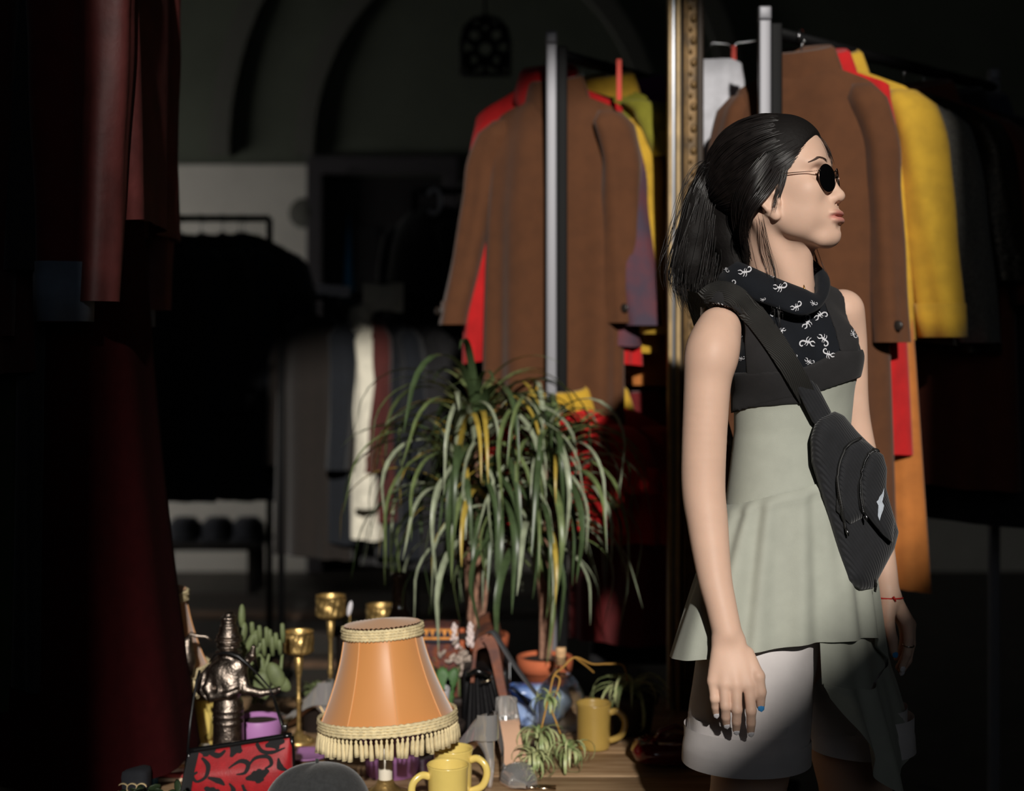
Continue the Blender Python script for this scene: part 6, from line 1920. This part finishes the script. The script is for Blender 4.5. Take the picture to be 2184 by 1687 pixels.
# front rim of the flap as a wide tan face
fr_ = []
wv_ = np.interp(np.linspace(0, 1, 40), [0, .2, .5, .8, 1], [.006, .030, .024, .016, .012])
for k_ in range(40):
    p = V3(pc[k_][0], pc[k_][1], Yb) + [0, -.021, 0]
    fr_.append([p, p + np.array([-wv_[k_] * (.9 if k_ > 14 else .3), -.001, -wv_[k_] * (.3 if k_ > 14 else 1.0)])])
MB().grid(np.array(fr_)).build('flap_rim', m_tan, lb)
MB().bbox((V3(985, 0, Yb)[0], Yb + .02, TZ), (V3(1086, 0, Yb)[0], Yb + .22, TZ + .15), .01).build('bag_body', m_blk, lb)
MB().tube([V3(998, 1438, Yb - .03), V3(1020, 1430, Yb - .035), V3(1046, 1440, Yb - .03)], [.010, .014, .010], n=10, flat=.6).build('buckle_strap', m_patent, lb)
MB().tube([V3(1025, 1455, Yb - .036), V3(1038, 1453, Yb - .037), V3(1050, 1447, Yb - .036)], .0022, n=6).build('buckle', mat('buckle_brass', S(190, 176, 150), .25, 1.0), lb)
m_dgstrap = mat('dark_grey_strap', S(62, 62, 64), .6)
pts = [(1040, 1352, Yb), (1052, 1348, Yb - .01), (1068, 1372, Yb - .02), (1095, 1415, Yb - .03), (1124, 1455, Yb - .035), (1156, 1494, Yb - .04)]
MB().tube([tuple(p) for p in catmull([V3(*p) for p in pts], 30)], list(np.linspace(.0105, .007, 30)), n=8, flat=.35).build('strap', m_dgstrap, lb)

m_pack = mat('blue_plastic', S(24, 82, 168), .22, color2=S(196, 214, 232), vscale=9, bump=.6, bscale=30, coat=.3)
m_packd = mat('dark_blue_plastic', S(10, 26, 60), .25, var=.5, vscale=12, bump=.5, bscale=30)
pk = thing('plastic_pack', 'crumpled blue and white plastic pack between the satchel and the demijohn', 'pack', tuple(T(1140, 3.24)))
Yp = 3.20
r = np.random.default_rng(3)
rows = []
for i in range(22):
    t = i / 21; row = []
    py = 1456 + (1566 - 1456) * t
    for j in range(30):
        a = 2 * PI * j / 30
        R1, R2 = 62 + 12 * math.sin(4 * t), 26
        f = 1 + .10 * math.sin(3 * a + 7 * t) + .07 * math.sin(5 * a - 11 * t + 1) + .05 * math.sin(9 * a + 5 * t)
        k_ = (1 - abs(2 * t - 1) ** 5) ** .5 if t not in (0, 1) else .25
        row.append(V3(1140 + R1 * math.cos(a) * f * (.6 + .4 * k_), py, Yp + R2 / 500 * math.sin(a) * f * k_))
    rows.append(row)
MB().grid(np.array(rows), wrap=True, cap0=True, cap1=True).build('wrapper', m_pack, pk)
for pts in (([(1082, 1466), (1110, 1478), (1135, 1492), (1128, 1508), (1098, 1490)]), ([(1108, 1545), (1135, 1552), (1130, 1568), (1108, 1566)])):
    P = [V3(x, y, Yp - .068) for x, y in pts]
    MB().add(P + [np.mean(P, 0) + [0, -.004, 0]], [], [(len(P), i, (i + 1) % len(P)) for i in range(len(P))]).build('printed_patch', m_packd, pk)
m_lab = mat('pale_label', S(200, 206, 210), .5)
t_ = thing('carton', 'narrow pale carton standing behind the satchel', 'carton', tuple(T(1084, 3.30)))
MB().bbox(tuple(V3(1074, 0, 3.30) * [1, 1, 0] + [0, 0, TZ]), tuple(V3(1088, 1414, 3.30) + [0, .02, 0]), .002).build('box', m_lab, t_)

# flowering succulent and cactus right of the lamp
m_succ = mat('dusty_succulent', S(166, 150, 138), .8, var=.2, vscale=60)
m_flow = mat('pale_flower', S(226, 208, 204), .7, var=.08, vscale=60)
Yf = 3.14
fp = pot('flowering_succulent', 'dusty grey succulent with two pale flower spikes right of the lamp', 'plant', T(978, Yf), .034, .046, .075, m_dpot)
r = np.random.default_rng(12)
for k_ in range(70):
    px, py = r.normal(975, 17), r.normal(1404, 16)
    Mx = Matrix.Rotation(r.uniform(-1.2, 1.2), 3, 'Y') @ Matrix.Rotation(r.uniform(-.6, .6), 3, 'X')
    MB().grid(ellm(V3(px, py, Yf + r.normal(0, .012)), (.0045, .0040, .0095), Mx, 8, 6), wrap=True, cap0=True, cap1=True).build('leaf', m_succ, fp)
MB().tube([T(978, Yf, .07), V3(976, 1440, Yf), V3(975, 1405, Yf)], .006, n=8).build('stem', m_cact, fp)
for px, py in ((969, 1352), (1003, 1350)):
    for k_ in range(16):
        a = 2.4 * k_
        MB().grid(ellm(V3(px + 6 * math.cos(a) * (1 - k_ / 22), py + 26 - k_ * 2.9, Yf - .01 + .006 * math.sin(a)), (.0042, .0036, .0075), Matrix.Rotation(.5 * math.cos(a), 3, 'Y'), 8, 6), wrap=True, cap0=True, cap1=True).build('flower', m_flow, fp)
cc = T(950, 3.02)
cc_ = pot('cactus', 'dark green serrated cactus pad right of the lamp shade', 'cactus', cc, .030, .040, .045, m_dpot)
for (px, py, w_, h_, rot) in ((948, 1468, 20, 46, -.12), (962, 1452, 13, 30, .35)):
    n = 40; s = 3.02 / FPX
    rows = []
    for zz in (-.010, -.006, .006, .010):
        k1 = 1.0 if abs(zz) < .008 else .78
        row = []
        for a in np.linspace(0, 2 * PI, n, endpoint=False):
            f = k1 * (1 + .07 * (1 if int(a / (2 * PI) * n) % 2 else -1))
            x, z = w_ * s * f * math.cos(a), h_ * s * f * math.sin(a)
            row.append(V3(px, py, 3.02) + [x * math.cos(rot) + z * math.sin(rot), zz, -x * math.sin(rot) + z * math.cos(rot)])
        rows.append(row)
    MB().grid(np.array(rows), wrap=True, cap0=True, cap1=True).build('pad', m_cact2, cc_)
# small leafy succulents left and right of the lamp
for lbl, px, py, Y, n, L, sd in (('small grey green succulent between the goblets left of the lamp', 672, 1470, 3.12, 44, .06, 21), ('small grey green succulent peeking out right of the lamp shade', 904, 1420, 3.08, 30, .055, 22), ('small pale leaved plant behind the lamp top', 742, 1330, 3.4, 20, .05, 23)):
    c = V3(px, py, Y)
    root = pot('succulent', lbl, 'plant', T(px, Y), .026, .034, max(.03, c[2] - TZ - .01), m_dpot)
    arcs(root, c - [0, 0, .008], n, L, sd, w=.0042, m=m_cact, up_=(-.1, 1.5), droop=1.6)
MB_ = MB(); 
t_ = thing('bird_ornament', 'white bird shaped ornament by the tall goblet', 'ornament', tuple(T(748, 3.26)))
MB().grid(ellm(V3(746, 1298, 3.26), (.006, .005, .018), Matrix.Rotation(.2, 3, 'Y')), wrap=True, cap0=True, cap1=True).build('wing', m_white_pot, t_)
MB().tube([V3(746, 1306, 3.26), V3(748, 1400, 3.26), tuple(T(748, 3.26))], .0022, n=6).build('wire', m_brass, t_)
MB().lathe([(0, 0), (.02, 0), (.02, .004), (0, .006)], T(748, 3.26), 16).build('base', m_brass, t_)
# glossy red clutch in the shade
m_redgl = mat('glossy_red', S(84, 4, 12), .12, coat=.6)
rc = thing('clutch_bag', 'glossy red clutch bag lying in the shade behind the shorts of the woman', 'bag', tuple(T(1400, 2.86)))
x0, x1 = T(1345, 2.86)[0], T(1490, 2.86)[0]
rows = []
for t in np.linspace(0, 1, 16):
    x = x0 + (x1 - x0) * t; k_ = (1 - abs(2 * t - 1) ** 4) ** .5 + .02
    rows.append([(x, 2.86 + .055 * k_ * math.cos(a), TZ + .030 + .028 * k_ * math.sin(a)) for a in np.linspace(0, 2 * PI, 28, endpoint=False)])
MB().grid(np.array(rows), wrap=True, cap0=True, cap1=True).build('bag_body', m_redgl, rc)
MB().tube([T(1395, 2.83, .052), T(1408, 2.82, .078), T(1440, 2.82, .088), T(1470, 2.83, .076), T(1480, 2.84, .05)], .005, n=10).build('handle', m_redgl, rc)

# in the shade at the front left: magazines, blue box, dark tote, leafy plant
cols = [S(196, 176, 150), S(150, 52, 52), S(206, 196, 184), S(170, 130, 80), S(210, 204, 196)]
for k_ in range(5):
    ang = math.radians((8, -6, 14, 3, -10)[k_])
    Rm = Matrix.Translation(Vector(T(372, 2.80, .0045 + .009 * k_))) @ Matrix.Rotation(ang, 4, 'Z')
    t_ = thing('magazine', 'magazine ' + ('at the bottom of', 'with red cover second from the bottom of', 'in the middle of', 'with ochre cover second from the top of', 'with pale cover on top of')[k_] + ' the stack left of the floral handbag', 'magazine', tuple(T(372, 2.80)), 'stack of magazines')
    MB().bbox((-.075, -.06, -.004), (.05, .06, .004), .0012, Rm).build('cover', mat('magazine_%d' % k_, cols[k_], .4, var=.2, vscale=20), t_)
t_ = thing('blue_box', 'small blue box under the hem of the near red clothes', 'box', tuple(T(312, 2.70)))
MB().bbox(tuple(T(292, 2.70)), tuple(T(328, 2.70, .055) + [0, .05, 0]), .003).build('box', mat('blue_card', S(24, 104, 150), .4), t_)
m_tote = mat('dark_tote_cloth', S(30, 32, 38), .9, var=.2, vscale=40)
tt_ = thing('tote_bag', 'dark cloth tote bag with pale lettering at the lower left', 'bag', tuple(T(255, 2.58)))
MB().bbox(tuple(T(205, 2.56)), tuple(T(312, 2.56, .075) + [0, .05, 0]), .012).build('bag_body', m_tote, tt_)
def letter_s(x, z, h):
    pts = []
    for a in np.linspace(math.radians(20), math.radians(270), 12): pts.append((x + h * .24 * math.cos(a), z + h * .25 + h * .23 * math.sin(a)))
    for a in np.linspace(math.radians(90), math.radians(-160), 12): pts.append((x + h * .24 * math.cos(a), z - h * .23 + h * .24 * math.sin(a)))
    return pts
m_lett = mat('cream_lettering', S(206, 184, 140), .8)
for k_, px in enumerate((262, 282, 302)):
    x = T(px, 2.558)[0]
    MB().tube([(a, 2.5585, b_) for a, b_ in letter_s(x, TZ + .034, .040)], .0034, n=6, flat=.3).build('letter', m_lett, tt_)
pl = pot('leafy_plant', 'dark leafy plant in the shade at the bottom left', 'plant', T(330, 2.52), .03, .04, .03, m_dpot)
r = np.random.default_rng(8)
m_dleaf = mat('dark_leaf', S(34, 48, 26), .6, var=.2, vscale=20)
for k_ in range(40):
    c = T(330, 2.52, .03) + [r.normal(0, .028), r.normal(0, .015), abs(r.normal(0, .014))]
    Mx = Matrix.Rotation(r.uniform(-1, 1), 3, 'Y') @ Matrix.Rotation(r.uniform(-1, 1), 3, 'X') @ Matrix.Rotation(r.uniform(0, 6), 3, 'Z')
    MB().grid(ellm(c, (.013, .008, .0012), Mx, 8, 5), wrap=True, cap0=True, cap1=True).build('leaf', m_dleaf, pl)
for lbl, px, col in (('grey folded cloth at the bottom left edge of the table', 150, S(70, 74, 78)), ('dark red folded cloth heaped at the lower left of the table', 100, S(86, 20, 16))):
    t_ = thing('folded_cloth', lbl, 'cloth', tuple(T(px, 2.62 if px > 120 else 2.78)))
    c = T(px, 2.62 if px > 120 else 2.78, .0); rows = []
    for t in np.linspace(0, 1, 12):
        rows.append([c + [(.10 * math.cos(a)) * (1 - .5 * t ** 2) * (1 + .08 * math.sin(5 * a + 3 * t)), .055 * math.sin(a) * (1 - .5 * t ** 2) * (1 + .1 * math.sin(4 * a)), (.09 if px > 120 else .15) * t + .008 * math.sin(3 * a + 5 * t)] for a in np.linspace(0, 2 * PI, 40, endpoint=False)])
    rows[0] = [np.array([p[0], p[1], TZ]) for p in rows[0]]
    MB().grid(np.array(rows), wrap=True, cap1=True).build('cloth', wool('cloth_%d' % px, col), t_)
